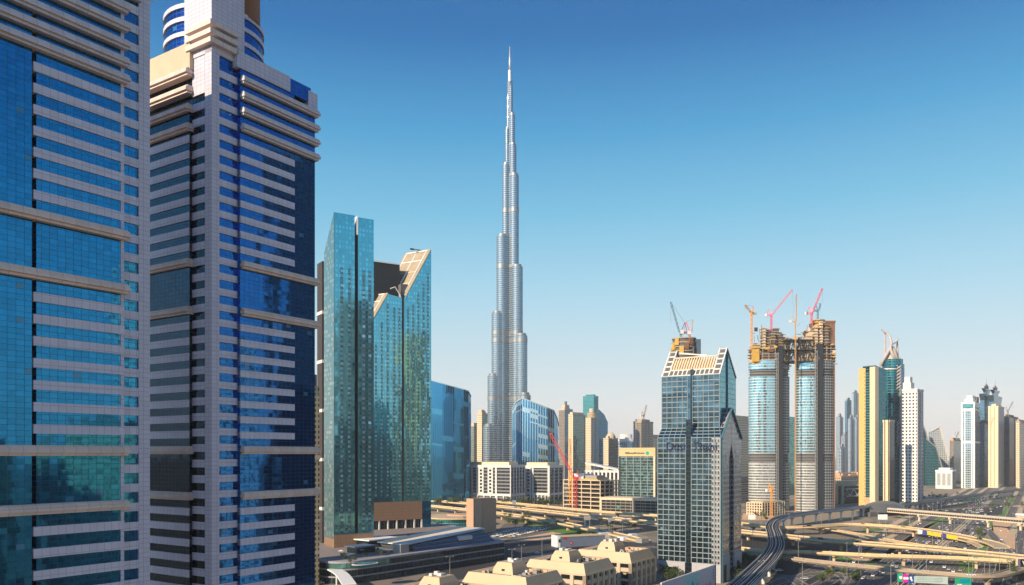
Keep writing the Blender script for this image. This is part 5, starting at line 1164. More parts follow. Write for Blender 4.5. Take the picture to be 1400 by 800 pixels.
# pagoda topped towers
D_ = 2120
for lab, xs, yb, yt in (('dark blue tower with flared pagoda crown and spike, left and taller of the pair', (1340, 1346, 1357), 539, 527.5), ('dark blue tower with flared pagoda crown, right of the pair behind the cream tower', (1352, 1359, 1369), 541, 530)):
    t, p, z = tower('hotel_tower', lab, 'tower', xs[0], xs[1], xs[2], yb, D_, 50, W_NAVY, W_DTEAL, capmat=W_NAVY, plant=False)
    c_ = centre(p); r0_ = (Vector(p[0]) - c_).length * .8
    def sq(r_, zz): return [(c_.x + (v.x - c_.x) * r_ / r0_, c_.y + (v.y - c_.y) * r_ / r0_, zz) for v in p]
    m = MB(); m.loft([sq(r0_ * 1.0, z - 16), sq(r0_ * 1.18, z + 1)]); m.build('flared_crown', W_NAVY, t)
    m = MB(); m.loft([sq(r0_ * .5, z + 1), sq(r0_ * .5, z + 8), sq(r0_ * .8, z + 17)]); m.build('flared_crown', W_NAVY, t)
    m = MB(); m.loft([sq(r0_ * .2, z + 17), sq(r0_ * .42, z + 23), sq(r0_ * .05, z + 31)]); m.build('finial', GREY, t)
    m = MB(); m.tube([(c_.x, c_.y, z + 28), (c_.x, c_.y, z + 46)], [.9, .4], 6); m.build('spike', STEEL, t)
t, p, z = tower('apartment_tower', 'dark teal ribbed block in front of the pagoda topped towers', 'tower', 1338, 1346, 1362, 578, 2000, 50, W_NAVY, W_DTEAL, capmat=GREYD, piers=((0, .3, 3), (0, .65, 3)), piermat=W_NAVY)
t, p, z = tower('apartment_tower', 'cream tower with an arched motif on its front, before the pagoda topped towers', 'tower', 1351, 1365, 1373, 556, 1960, 50, glass('cream_ribbed_wall', (.18, .15, .1), (8, 6), (0.70, 0.58, 0.40), .75, .5, tilt=.02, metal=.3), glass('cream_tower_shade_wall', (.2, .2, .2), (9, 4), (0.36, 0.34, 0.34), .8, .6, tilt=0, metal=.1), capmat=CREAM)  # grey second wall paints the shade on the cream tower's right face
c_ = centre(p); fw = Face(p[3], Vector(p[0]) - Vector(p[3])); L_ = (Vector(p[0]) - Vector(p[3])).length; m = MB(); m.tube([fw.pt(L_ * .2 + L_ * .5 * k / 8, z - 50 + 26 * math.sin(k / 8 * 1.5), .6) for k in range(9)], .8, 6); m.build('arch_motif', TAN, t)
t, p, z = tower('unfinished_tower', 'dark netted tower under construction with a crane, right of the cream tower', 'tower', 1372, 1380, 1389, 570, 2050, 50, W_NAVY, W_BRONZE, capmat=BROWN, piers=((0, .75, 5),), piermat=GREYD)
crane('grey crane leaning right on the dark netted tower near the right edge', P(1378, 570, 2050), ZY(562, 2050), P(1385, 549, 2048), STEEL, w=2.4)
t, p, z = tower('apartment_tower', 'beige and orange tower with a white edge, at the right border of the photo', 'tower', 1389, 1394, 1412, 577, 1980, 50, W_CREAM, W_BEIGE, capmat=TAN, piers=((0, .05, 4), (0, .35, 5), (0, .6, 4)), piermat=CREAM)
t, p, z = tower('apartment_tower', 'thin grey tower between the dark netted tower and the beige one at the border', 'tower', 1386, 1388, 1393, 573, 2300, 50, W_GREY, capmat=GREY)

# distant low houses along the horizon
rnd = random.Random(21)
for k in range(70):
    x = rnd.choice([rnd.uniform(1138, 1420), rnd.uniform(1262, 1420), rnd.uniform(590, 1010), rnd.uniform(1060, 1100)]); D_ = rnd.uniform(2350, 4600); w_ = rnd.uniform(18, 50); h_ = rnd.uniform(8, 30) if rnd.random() < .8 else rnd.uniform(30, 60)
    X_, Y_ = XY(x, D_); c = (X_, Y_); a = rnd.choice([R(56), R(30), R(10)]); ca, sa = math.cos(a), math.sin(a); d_ = rnd.uniform(14, 34)
    pl = [Vector((X_ + u * ca - v * sa, Y_ + u * sa + v * ca)) for u, v in ((-w_ / 2, -d_ / 2), (w_ / 2, -d_ / 2), (w_ / 2, d_ / 2), (-w_ / 2, d_ / 2))]
    t = thing('low_building', 'small low building in the hazy far district near the horizon', 'building', (X_, Y_, 0), 'low buildings near the horizon')
    m = MB(); m.prism(pl, 0, h_); m.build('wall', rnd.choice([W_CREAM, W_BEIGE, W_BEIGE, W_GREY, W_WHITE]), t)
    m = MB(); m.prism(grow(pl, -3), h_ + .01, h_ + 3); m.build('roof_block', rnd.choice([BEIGE2, WHITEB, GREY]), t)

# tan block and the low round pavilion beside it
p = foot(638, 659.5, 678, 850, 52); z = ZY(684, 850); t = thing('service_block', 'windowless tan block with a deep vertical groove beside the elevated road', 'building', (centre(p).x, centre(p).y, 0))
fw = Face(p[3], Vector(p[0]) - Vector(p[3])); L_ = (Vector(p[0]) - Vector(p[3])).length
m = MB(); m.prism(grow(p, -3.5), 0, z); m.build('wall', TAN, t)
for a_, b_ in ((0, .50), (.66, 1.0)):
    m = MB(); fw.box(m, L_ * a_, L_ * b_, 0, z + 1.2, -6, .4); m.build('tan_pier', TAN, t)
fw2 = Face(p[0], Vector(p[1]) - Vector(p[0])); L2 = (Vector(p[1]) - Vector(p[0])).length
m = MB(); fw2.box(m, 0.02, L2, 0, z + 1.2, -L_ + 1, .4); m.build('tan_wall', TAN, t)
t = thing('round_pavilion', 'low curved pavilion with a sand coloured roof and teal glass, left of the tan block', 'building', (XY(610, 920)[0], 920, 0))
c_ = Vector(XY(622, 945)); m = MB(); m.prism(ring(c_.x, c_.y, 36, 40, 34), 0, 9); m.build('glazed_wall', W_TEAL, t)
m = MB(); m.prism(ring(c_.x, c_.y, 37.5, 40, 35.5), 9, 10.6); m.build('roof', SAND2, t); m = MB(); m.prism(ring(c_.x + 8, c_.y + 8, 18, 30, 14), 10.6, 12.4); m.build('roof_ring', TAN, t)

# row of beige buildings with mansard roofs
rM, lM = Vector((0.555, 0.832)), Vector((-0.832, 0.555))
mans = ['beige mansard roofed building, nearest and cut by the lower edge of the photo', 'beige mansard roofed building, second of the row, its corner at the lower edge', 'beige mansard roofed building, third of the row, below the grey hoarding', 'beige mansard roofed building, last of the row, touching the gabled glass tower']
BLIT = panel('beige_cladding', (0.56, 0.41, 0.25), 4.0, 30, line=.9, w=.015, var=.05)
for lab, (cx_, cy_) in zip(mans, ((-26, 349), (7.6, 399), (41, 449), (73.8, 498))):
    C_ = Vector((cx_, cy_)); RW_, LW_ = 36.0, 41.0
    t = thing('mansard_building', lab, 'building', (cx_, cy_, 0), 'beige mansard roofed buildings in a row')
    def mp3(a, b, z): q_ = C_ + lM * a + rM * b; return Vector((q_.x, q_.y, z))
    def rect(o, z): return [mp3(o, o, z), mp3(o, RW_ - o, z), mp3(LW_ - o, RW_ - o, z), mp3(LW_ - o, o, z)]
    rp = [Vector((v.x, v.y)) for v in rect(0, 0)]
    m = MB(); m.prism(grow(rp, -1.6), 0, 16); m.build('wall', glass('beige_block_windows', (0.05, 0.06, 0.06), (4.5, 4.2), (0.46, 0.35, 0.23), .3, .42, tilt=.03, metal=.6), t)
    m = MB()                                          # sloping roof ring
    A0, A1, A2, A3 = rect(0, 16.2), rect(2.6, 22), rect(3.5, 22), rect(6.5, 20.4)
    for X0, X1_ in ((A0, A1), (A1, A2), (A2, A3)):
        for k in range(4): m.face([X0[k], X0[(k + 1) % 4], X1_[(k + 1) % 4], X1_[k]], [(0, 0), (40, 0), (40, 6), (0, 6)])
    m.face(rect(0, 16.2)[::-1]); m.build('mansard_roof', BLIT, t)
    m = MB(); m.face(rect(6.3, 20.4)); m.build('flat_roof', GREYD, t)
    m = MB(); m.prism(grow(rp, -1.1), 12.85, 15.35); m.build('window_strip', GLD, t)
    for z_, h_, o_ in ((15.4, .9, .25), (10.4, 2.4, .1), (4.6, 1.2, -.2)):
        m = MB(); m.prism(grow(rp, o_), z_, z_ + h_); m.build('beige_band', BEIGE2, t)
    for e in (0, 3):
        a_, b_ = rp[e], rp[(e + 1) % 4]; n_ = 5
        for k in range(n_ + 1):
            pq = a_.lerp(b_, k / n_).lerp(centre(rp), .02); m = MB(); m.box((pq.x, pq.y, 0), (2.2, 2.2, 15.5), R(56)); m.build('column', BEIGE2, t)
    base = [mp3(17.6, 13.5, 20.4), mp3(17.6, 29, 20.4), mp3(31, 29, 20.4), mp3(31, 13.5, 20.4)]; topo = [mp3(19.8, 15.7, 26.4), mp3(19.8, 26.8, 26.4), mp3(28.8, 26.8, 26.4), mp3(28.8, 15.7, 26.4)]
    mid = [a_.lerp(b_, .35) for a_, b_ in zip(base, topo)]
    for v in mid: v.z = 23.6
    m = MB(); m.loft([base, mid, topo]); ph = m.build('penthouse', BLIT, t)
    m = MB(); pv = mp3(24, 13.9, 22.6); m.box((pv.x, pv.y, pv.z - .4), (.9, 1.6, .9), R(56)); m.build('vent', DARK, ph)
    rnd = random.Random(int(cx_) + 99)
    for k in range(5):
        q_ = mp3(rnd.uniform(21, 28), rnd.uniform(18, 24), 26.4); m = MB(); m.box(q_, (rnd.uniform(1, 3), rnd.uniform(1, 2.5), rnd.uniform(.6, 1.6)), R(56)); m.build('rooftop_unit', WHITEB, ph)
    for k in range(14):
        q_ = mp3(rnd.uniform(8, 16), rnd.uniform(14, 29), 20.4) if k < 9 else mp3(rnd.uniform(31.5, 34), rnd.uniform(9, 27), 20.4); m = MB(); m.box(q_, (rnd.uniform(1, 3), rnd.uniform(1, 2.5), rnd.uniform(.7, 2.2)), R(56)); m.build('rooftop_unit', rnd.choice([WHITEB, GREY, STEEL, DARK, TAN]), t)
    for k in range(5):
        q_ = mp3(rnd.uniform(8, 12), 12 + k * 4, 20.5); m = MB(); m.bar(q_, q_ + Vector((lM.x, lM.y, 0)) * rnd.uniform(4, 8), .35); m.build('roof_pipe', rnd.choice([WHITEB, STEEL]), t)
    for e, nwin in ((0, 7), (3, 8)):                  # framed window bays on the two street fronts
        a_, b_ = rp[e], rp[(e + 1) % 4]; d_ = (b_ - a_).normalized(); n_ = Vector((d_.y, -d_.x)); L_ = (b_ - a_).length
        for k in range(nwin):
            for z_ in (5.9, 1.0):
                pq = a_ + d_ * (L_ * (k + .5) / nwin - 1.5) - n_ * 1.35; m = MB(); m.hexa((pq.x, pq.y, z_), (d_.x * 3.0, d_.y * 3.0, 0), (n_.x * .12, n_.y * .12, 0), (0, 0, 3.6)); m.build('window', GLD, t)
    for k in range(9):                                # buttresses on the inner side of the far roof slope
        q_ = mp3(7 + k * 3.0, RW_ - 7.2, 20.4); m = MB(); m.box(q_, (.7, 2.4, 1.7), R(56)); m.build('roof_buttress', BEIGE, t)
# ------------------------------------------------------------------ flyovers
PAR = panel('parapet_concrete', (0.66, 0.49, 0.27), 6, 60, line=.7, w=.012, var=.14, rough=.85)
DECKM = {}
def flyover(name, label, pix, width, lanes=None, pier_every=45.0, thick=1.7, mat=None, pmat=None, pier=True, par_h=1.1, sub=8):
    path = spline([G(x, y, z) for x, y, z in pix], sub)   # path follows the near parapet
    mid = path[len(path) // 2]; t = thing(name, label, 'flyover', (mid.x, mid.y, 0)); mat = mat or CONC; pmat = pmat or PAR
    m = MB(); sweep(m, path, [(0.0, -.35), (width, -.35), (width - 1.2, -thick), (1.2, -thick)]); m.build('deck', mat, t)
    key = round(width, 1)
    if key not in DECKM: DECKM[key] = roadmat('flyover_asphalt', width - .8, base=(0.38, 0.30, 0.19))
    m = MB(); ribbon(m, path, .4, width - .4, .02 - .3); m.build('roadway', DECKM[key], t)
    for a, b in ((0.0, .38), (width - .38, width)):
        m = MB(); sweep(m, path, rectprof(a, b, -.6, par_h - .3)); m.build('parapet', pmat, t)
    if pier:
        L = lateral(path); acc = pier_every * .6
        for i in range(len(path) - 1):
            acc += (path[i + 1] - path[i]).length; c = path[i] + L[i] * width / 2
            if acc > pier_every and c.z > 4:
                acc = 0; rz = math.atan2(L[i].y, L[i].x)
                m = MB(); m.box((c.x, c.y, 0), (2.6, 1.9, c.z - thick - 1.4), rz); a_ = L[i]; b_ = Vector((-a_.y, a_.x, 0)) * .95
                z1, z0 = c.z - thick, c.z - thick - 2.2; q0 = Vector((c.x, c.y, 0))
                m.extrude([q0 - a_ * 1.3 - b_ + Vector((0, 0, z0)), q0 + a_ * 1.3 - b_ + Vector((0, 0, z0)), q0 + a_ * width * .36 - b_ + Vector((0, 0, z1 - .5)), q0 + a_ * width * .36 - b_ + Vector((0, 0, z1)), q0 - a_ * width * .36 - b_ + Vector((0, 0, z1)), q0 - a_ * width * .36 - b_ + Vector((0, 0, z1 - .5))], b_ * 2)
                m.build('pier', mat, t)
    return path, t
paths = {}
paths['A'], _ = flyover('flyover', 'golden lit flyover crossing the whole interchange, second from the top', [(540, 682, 8), (590, 685, 8), (680, 693, 8), (800, 706, 8), (905, 717, 8), (1014, 728, 8), (1110, 738.5, 8), (1200, 745.5, 8), (1300, 754, 8), (1400, 764, 8), (1500, 776, 8)], 19.0)
paths['B'], _ = flyover('flyover', 'upper golden flyover that bends round to join the highway at the right', [(560, 680, 7.5), (640, 683.5, 7.5), (700, 688.5, 7.5), (800, 698.5, 7.5), (905, 706, 7.5), (1014, 717, 8), (1060, 721.5, 8), (1110, 721, 8.5), (1160, 717.8, 9), (1200, 719, 9), (1250, 724, 8), (1300, 732, 6), (1340, 740.5, 3.5), (1358, 748, 1.4)], 14.0)
paths['C'], _ = flyover('slip_ramp', 'golden ramp sloping down to the right beside the parking lot and grass', [(560, 690, 8), (600, 693.5, 8), (680, 702.5, 8), (740, 711.5, 7.5), (785, 720.5, 6), (830, 730, 3.5), (872, 740, 1.3)], 14.0)
paths['D'], _ = flyover('flyover', 'thin golden flyover behind the metro curve, third from the top at the right', [(960, 745, 7), (1014, 751, 7), (1048, 754.5, 7), (1072, 755.5, 7), (1110, 756, 7), (1200, 760.5, 7), (1300, 763.5, 7), (1390, 769, 7), (1480, 777, 7)], 10.0)
paths['E'], _ = flyover('flyover', 'lowest brownish flyover that curves up at the right edge, above the gantry sign', [(950, 751, 7), (1014, 757, 7), (1048, 760.5, 7), (1100, 767, 7), (1200, 777.5, 7), (1300, 786.5, 7), (1340, 789, 7), (1374, 787.5, 7), (1402, 780, 7), (1440, 766, 7)], 9.0, pmat=CONCD, mat=CONCD)  # browner concrete than the other flyovers, painting in the shade across it
paths['Fr'], _ = flyover('slip_ramp', 'short pale ramp at ground level under the upper flyover by the station', [(1085, 719, 1.6), (1120, 723, 3), (1160, 729, 5), (1200, 737, 6.5), (1250, 745.5, 7.6), (1300, 751, 7.8)], 8.0, pier=False, thick=1.0)
paths['Gr'], _ = flyover('slip_ramp', 'far pale road with barriers under the office blocks', [(560, 684, 2.0), (640, 688, 2.0), (720, 692.5, 2.0), (800, 698, 2.0), (905, 704.5, 2.0)], 18.0, pier=False, thick=1.2)
paths['Hr'], _ = flyover('slip_ramp', 'short golden ramp curving inside the end of the upper flyover', [(1300, 736, 3), (1322, 741, 2.4), (1334, 747, 1.4)], 6.0, pier=False, thick=1.0)

# ------------------------------------------------------------------ metro viaduct
def viaduct(label, pts, width=11.0, spacing=30, mat=None, tie=None):
    path = spline(pts, 10); mid = path[len(path) // 2]; t = thing('metro_viaduct', label, 'viaduct', (mid.x, mid.y, 0)); w = width / 2; mat = mat or paint('viaduct_concrete', (0.40, 0.38, 0.37), .8, .06)
    m = MB(); sweep(m, path, [(-w, -.1), (-w, -.7), (-1.8, -2.4), (1.8, -2.4), (w, -.7), (w, -.1)][::-1]); m.build('girder', mat, t)
    for a in (-w - .05, w - .35):
        m = MB(); sweep(m, path, rectprof(a, a + .4, -.8, 1.25)); m.build('parapet', mat, t)
    m = MB(); ribbon(m, path, -w + .4, w - .4, -.05); m.build('track_bed', paint('dark_ballast', (0.035, 0.035, 0.04), .9), t)
    m = MB(); sweep(m, path, rectprof(-.45, .45, -.04, .85)); m.build('walkway', mat, t)
    for c in (-w * .52, w * .52):
        for g in (-.75, .75):
            m = MB(); sweep(m, path, rectprof(c + g - .13, c + g + .13, -.04, .22)); m.build('rail', SILVER, t)
    L = lateral(path); acc = spacing * .5
    for i in range(len(path) - 1):
        acc += (path[i + 1] - path[i]).length
        if acc >= spacing:
            acc = 0; c = path[i]; m = MB(); n = 14; m.prism(ring(c.x, c.y, 1.1, n), 0, c.z - 4.0); rz = math.atan2(L[i].y, L[i].x)
            a_ = L[i]; b_ = Vector((-a_.y, a_.x, 0)) * .9; q0 = Vector((c.x, c.y, 0)); z1, z0 = c.z - 2.35, c.z - 5
            m.extrude([q0 - a_ * 1.0 - b_ + Vector((0, 0, z0)), q0 + a_ * 1.0 - b_ + Vector((0, 0, z0)), q0 + a_ * 2.6 - b_ + Vector((0, 0, z1)), q0 - a_ * 2.6 - b_ + Vector((0, 0, z1))], b_ * 2)
            m.build('column', WHITEB, t)
    return path
paths['M'] = viaduct('grey metro viaduct with twin tracks curving past the gabled tower towards the station', [G(930, 860, 13), G(985, 820, 13), G(1014, 800, 13), G(1036, 779, 13), G(1053, 761, 13), G(1061, 745, 13), G(1059, 731, 13), G(1056, 720, 13), G(1062, 711.5, 13), G(1080, 705.5, 13), G(1112, 700.5, 13), G(1150, 696.5, 13), G(1188, 692, 13)], 12.5)
paths['N'] = viaduct('metro viaduct on bright columns running away from the station towards the far right', [G(1226, 691.5, 12), G(1255, 688, 12), G(1290, 683, 12), G(1330, 677.5, 12), G(1370, 672, 12), G(1420, 667, 12)], 11, 26, mat=paint('dusky_concrete', (0.30, 0.27, 0.24), .8))
# station shell
t = thing('metro_station', 'metro station with a dark curved shell roof beside the yellow striped tower', 'station', (G(1205, 697, 0).x, G(1205, 697, 0).y, 0))
S0 = G(1182, 693.5, 12); S1 = G(1232, 691, 12); S0.z = S1.z = 0; ax = (S1 - S0); Ls = ax.length; ax.normalize(); ay = Vector((-ax.y, ax.x, 0))
m = MB(); nu, nv = 16, 14; rings = []
for k in range(nu + 1):
    u = k / nu; s_ = math.sin(math.pi * (.10 + .80 * u)) ** .7; wd, ht = 19 * s_, 2 + 12.5 * s_
    rings.append([S0 + ax * Ls * u + ay * (wd * math.cos(math.pi * j / nv)) + Vector((0, 0, 5 + (ht) * math.sin(math.pi * j / nv))) for j in range(nv + 1)])
for k in range(nu):
    for j in range(nv): m.face([rings[k][j], rings[k][j + 1], rings[k + 1][j + 1], rings[k + 1][j]], [(k * 3, j * 3), (k * 3, j * 3 + 3), (k * 3 + 3, j * 3 + 3), (k * 3 + 3, j * 3)])
m.build('shell_roof', panel('bronze_shell', (0.12, 0.125, 0.12), 3, 3, line=.8, var=.1, rough=.35), t, smooth=True)
for k in (0, nu):
    mm = MB(); mm.tube([Vector(v) + Vector((0, 0, .2)) for v in rings[k]], .5, 6); mm.build('roof_rib', GREYD, t)
m = MB(); m.hexa(S0 + ax * 3 - ay * 9, ax * (Ls - 6), ay * 18, (0, 0, 11)); m.build('concourse', GLD, t)
m = MB(); m.hexa(S0 - ax * 6 - ay * 13, ax * 18, ay * 26, (0, 0, 6)); m.build('entrance_block', GREYD, t)
# footbridge
fb0, fb1 = G(1215, 699, 9), G(1400, 714.5, 9); t = thing('footbridge', 'long enclosed pale footbridge crossing the highway from the station', 'footbridge', ((fb0.x + fb1.x) / 2, (fb0.y + fb1.y) / 2, 0))
fpath = [fb0, fb0.lerp(fb1, .3), fb0.lerp(fb1, .7), fb1]
m = MB(); sweep(m, fpath, rectprof(-2.6, 2.6, -1.2, .1)); m.build('floor_beam', CREAM, t)
m = MB(); sweep(m, fpath, rectprof(-2.3, 2.3, .1, 2.2)); m.build('glazed_side', glass('footbridge_glass', (0.06, 0.06, 0.06), (3.2, 4), (0.45, .4, .33), .15, 0, tilt=.05, metal=.6), t)
m = MB(); sweep(m, fpath, [(-3, 2.2), (3, 2.2), (3.1, 3.2), (1.8, 4.6), (-1.8, 4.6), (-3.1, 3.2)]); m.build('roof_tube', panel('footbridge_cladding', (0.58, 0.50, 0.38), 2.2, 30, line=.7, w=.14, var=.1), t)
for f_ in (.26, .5, .77, .98):
    c = fb0.lerp(fb1, f_); m = MB(); m.box((c.x, c.y, 0), (2, 2, 5.5), R(30)); m.box((c.x, c.y, 5.5), (5, 2.2, 2.3), R(30)); m.build('pier', CREAM, t)
c = G(1398, 722.5, 0); t = thing('bridge_tower', 'square pale end block of the footbridge at the right edge', 'building', (c.x, c.y, 0))
m = MB(); m.box((c.x + 4, c.y, 0), (14, 12, 14.5), R(20)); m.build('wall', BEIGE2, t); m = MB(); m.box((c.x + 4, c.y, 14.5), (15.5, 13.5, 2), R(20)); m.build('roof', WHITE, t); m = MB(); m.box((c.x + 4, c.y, 8.5), (14.3, 12.3, 2.6), R(20)); m.build('window_strip', GLD, t)

# ------------------------------------------------------------------ signs, hoardings, billboards
def board(name, label, cat, p0, p1, z0, z1, mats, posts=True, thick=.4, postmat=None, foot_z=0.0):
    p0, p1 = Vector((p0[0], p0[1], 0)), Vector((p1[0], p1[1], 0)); d = (p1 - p0); L_ = d.length; d.normalize(); n_ = Vector((d.y, -d.x, 0))
    t = thing(name, label, cat, ((p0.x + p1.x) / 2, (p0.y + p1.y) / 2, foot_z))
    m = MB(); m.hexa(p0 + Vector((0, 0, z0)), d * L_, -n_ * thick, (0, 0, z1 - z0)); m.build('panel', mats[0], t)
    if posts:
        for f_ in (.06, .5, .94) if L_ > 14 else (.15, .85):
            q_ = p0 + d * L_ * f_ - n_ * (thick + .25); m = MB(); m.box((q_.x, q_.y, foot_z), (.45, .45, z1 - foot_z - .3)); m.build('post', postmat or STEEL, t)
    return t, Face((p0.x, p0.y), (d.x, d.y)), L_
def disc_pts(f, t_, z, r_, n=14, o=.06): return [f.pt(t_ + r_ * math.cos(2 * math.pi * k / n), z + r_ * math.sin(2 * math.pi * k / n), o) for k in range(n)]
def disc(f, t_, z, r_, mat, parent, name='emblem', sx=1.0):
    m = MB(); m.extrude([f.pt(t_ + sx * r_ * math.cos(2 * math.pi * k / 14), z + r_ * math.sin(2 * math.pi * k / 14), .05) for k in range(14)], Vector((f.n.x, f.n.y, 0)) * .1); m.build(name, mat, parent)
HB = paint('hoarding_white', (0.60, 0.60, 0.66), .6, .04)
b0_, b1_ = Vector((79, 425)), Vector((125, 495))
t, f, L_ = board('billboard', 'big white roadside hoarding with a splash of cyan and blue, below the gabled glass tower', 'billboard', b0_, b1_, 2.0, 15.2, (HB,))
CY = paint('pale_cyan_print', (0.35, 0.66, 0.66), .6); CB = paint('bright_blue_print', (0.02, 0.33, 0.55), .6); CD = paint('deep_teal_print', (0.03, 0.40, 0.42), .6); PKP = paint('pink_print', (0.55, 0.12, 0.40), .6)
m = MB(); f.box(m, L_ * .40, L_ * .68, 2.3, 14.6, 0, .08); m.build('print_panel', CY, t)
rnd = random.Random(4)
for k in range(26):
    a_ = L_ * rnd.uniform(.36, .66); h_ = rnd.uniform(5, 11) * max(.45, 1 - abs(a_ / L_ - .52) * 5); m = MB(); w_ = rnd.uniform(.8, 2.8); b_ = 2.4 + rnd.uniform(0, 1.5); m.extrude([f.pt(a_ - w_, b_, .09), f.pt(a_ + w_, b_, .09), f.pt(a_ + w_ * .6, b_ + h_ * .6, .09), f.pt(a_, b_ + h_, .09), f.pt(a_ - w_ * .7, b_ + h_ * .5, .09)], Vector((f.n.x, f.n.y, 0)) * (.03 + .004 * k)); m.build('print_shape', rnd.choice([CB, CB, CD, CY, LET]), t)
for k in range(4): disc(f, L_ * .955, 13 - k * 1.9, .55 - .05 * k, LET, t, 'print_mark')
for k in range(6):
    m = MB(); a_ = L_ * (.74 + .03 * k); f.box(m, a_, a_ + 1.0, 4.0, 4.8 + (k % 3) * .8, 0, .09); m.build('print_mark', PKP, t)
disc(f, L_ * .06, 12.2, .9, CB, t, 'print_mark', .7)
m = MB(); f.box(m, L_, L_ + .8, 0, 15.6, -1.2, .3); m.build('end_post', DARK, t); m = MB(); f.box(m, -.4, L_ + .4, 15.2, 15.7, -.5, .2); m.build('top_rail', WHITE, t)
# grey low exhibition shed with a red ring
c0_, c1_ = G(766, 748.5, 0), G(834, 741, 0); t, f, L_ = board('shed', 'long low grey shed with a red ring mark, between car park and beige buildings', 'shed', c0_, (c0_.x + 42, c0_.y + 18), 0, 9.0, (paint('slate_blue_wall', (0.16, 0.20, 0.27), .7),), posts=False, thick=12)
f_ = f; m = MB(); f.box(m, -3.0, -.02, 0, 10.2, -12, .3); m.build('white_end', WHITE, t); m = MB(); f.box(m, -1.8, -.3, 4.5, 7.5, .28, .5); m.build('window', LET, t)
m = MB(); f.box(m, 0, L_ + .5, 9.0, 9.5, -13, .4); m.build('roof', SAND2, t)
disc(f, 11, 3.4, 1.7, paint('dark_red_print', (0.5, 0.02, 0.08), .6), t); disc(f, 11, 3.4, .9, WHITE, t, 'emblem_centre'); disc(f, 5, 7.8, 1.0, paint('dark_red_print', (0, 0, 0)), t, 'emblem', 2.2)
t = thing('white_shed', 'group of white roofed sheds behind the last beige mansard building', 'shed', (G(850, 745).x, G(850, 745).y, 0)); rnd = random.Random(8)
for k in range(7):
    c = G(800 + k * 13, 742 - (k % 3) * 3.5, 0); m = MB(); m.box((c.x, c.y, 0), (rnd.uniform(6, 14), rnd.uniform(5, 9), rnd.uniform(3, 6)), R(35)); m.build('shed_unit', WHITE if k % 3 else GREY, t)
# gantry signs on the nearest road
def gbox(x, y, D): return P(x, y, D)
D_ = 488; p0, p1 = gbox(1227, 784, D_), gbox(1296, 789.5, D_ - 3); z1 = p0.z; z0 = z1 - 5.0
t = thing('gantry_sign', 'gantry with green, magenta and blue square signs and a long pale panel', 'road sign', ((p0.x + p1.x) / 2, D_, 0)); f = Face((p0.x, p0.y), (p1.x - p0.x, p1.y - p0.y)); L_ = math.hypot(p1.x - p0.x, p1.y - p0.y)
for k, (a_, b_, mt) in enumerate(((0, .108, paint('sign_green', (0.02, 0.36, 0.22), .5)), (.108, .216, paint('sign_magenta', (0.62, 0.02, 0.34), .5)), (.216, .325, paint('sign_blue', (0.01, 0.08, 0.33), .5)))):
    m = MB(); f.box(m, L_ * a_, L_ * b_ - .08, z0 - k * .4, z1 - k * .4, -.3, 0); s_ = m.build('square_sign', mt, t)
    cc = L_ * (a_ + b_) / 2; zc = (z0 + z1) / 2 - k * .4
    if k == 0: disc(f, cc + .3, zc, 1.0, WHITE, s_, 'symbol')
    elif k == 1:
        disc(f, cc - .5, zc, .8, WHITE, s_, 'symbol', 1.2); disc(f, cc + .9, zc, .8, WHITE, s_, 'symbol', 1.1)
    else:
        m = MB(); f.box(m, cc - .7, cc + .5, zc - .3, zc + 1.4, .0, .1); f.box(m, cc, cc + .9, zc - 1.3, zc - .31, .0, .1); m.build('symbol', WHITE, s_)
m = MB(); m.extrude([f.pt(L_ * .335, z1 - 1.4, 0), f.pt(L_ * .335, z0 - .4, 0), f.pt(L_, z0 - 1.2, 0), f.pt(L_, z1 - 1.6, 0)], -Vector((f.n.x, f.n.y, 0)) * .3); pn = m.build('pale_panel', paint('pale_green_panel', (0.42, 0.52, 0.50), .6), t)
for k in range(3):
    m = MB(); f.box(m, L_ * .38, L_ * .9, z0 + .3 + k * 1.0, z0 + .55 + k * 1.0, .0, .06); m.build('text_line', paint('grey_green_text', (0.22, .30, .30), .6), pn)
for a_ in (.02, .33, .98):
    m = MB(); f.box(m, L_ * a_ - .3, L_ * a_ + .3, 0, z1 - 1.7, -.95, -.35); m.build('post', STEEL, t)
m = MB(); f.box(m, 0, L_, z0 + 1.2, z0 + 1.7, -.9, -.4); m.build('cross_beam', STEEL, t)
D_ = 478; p0, p1 = gbox(1306, 790, D_), gbox(1328, 791.5, D_); t, f, L_ = board('road_sign', 'green overhead road sign with white writing, right of the gantry', 'road sign', p0, p1, p0.z - 7.5, p0.z, (paint('sign_green', (0, 0, 0)),))
m = MB(); f.box(m, L_ * .3, L_ * .9, p0.z - 3.2, p0.z - .9, .0, .06); m.build('blue_inset', paint('sign_teal', (0.0, .25, .35), .5), t)
for k, (a_, b_) in enumerate(((.12, .42), (.55, .95), (.5, .92), (.1, .5))):
    m = MB(); f.box(m, L_ * a_, L_ * b_, p0.z - 4.2 - k * .85, p0.z - 3.7 - k * .85, .0, .07); m.build('text_line', WHITE, t)
D_ = 548; p0, p1 = gbox(1389, 762, D_), gbox(1424, 764, D_); t, f, L_ = board('billboard', 'black billboard with a white letter in a cream frame at the right edge', 'billboard', p0, p1, p0.z - 8.5, p0.z, (CREAM,))
m = MB(); f.box(m, 1.4, L_ - .5, p0.z - 7.6, p0.z - 1.2, .0, .15); m.build('black_face', paint('billboard_black', (0.012, .012, .018), .5), t)
m = MB(); f.box(m, 1.6, 2.9, p0.z - 7.3, p0.z - 1.5, .15, .22); m.build('blue_print_strip', paint('speckled_blue', (0.12, .13, .25), .6, .6, 2.0), t)
text_part('lettering', 'V', 6.0, f.pt(4.2, p0.z - 6.5, .2), (f.d.x, f.d.y, 0), (0, 0, 1), WHITE, t, .05)
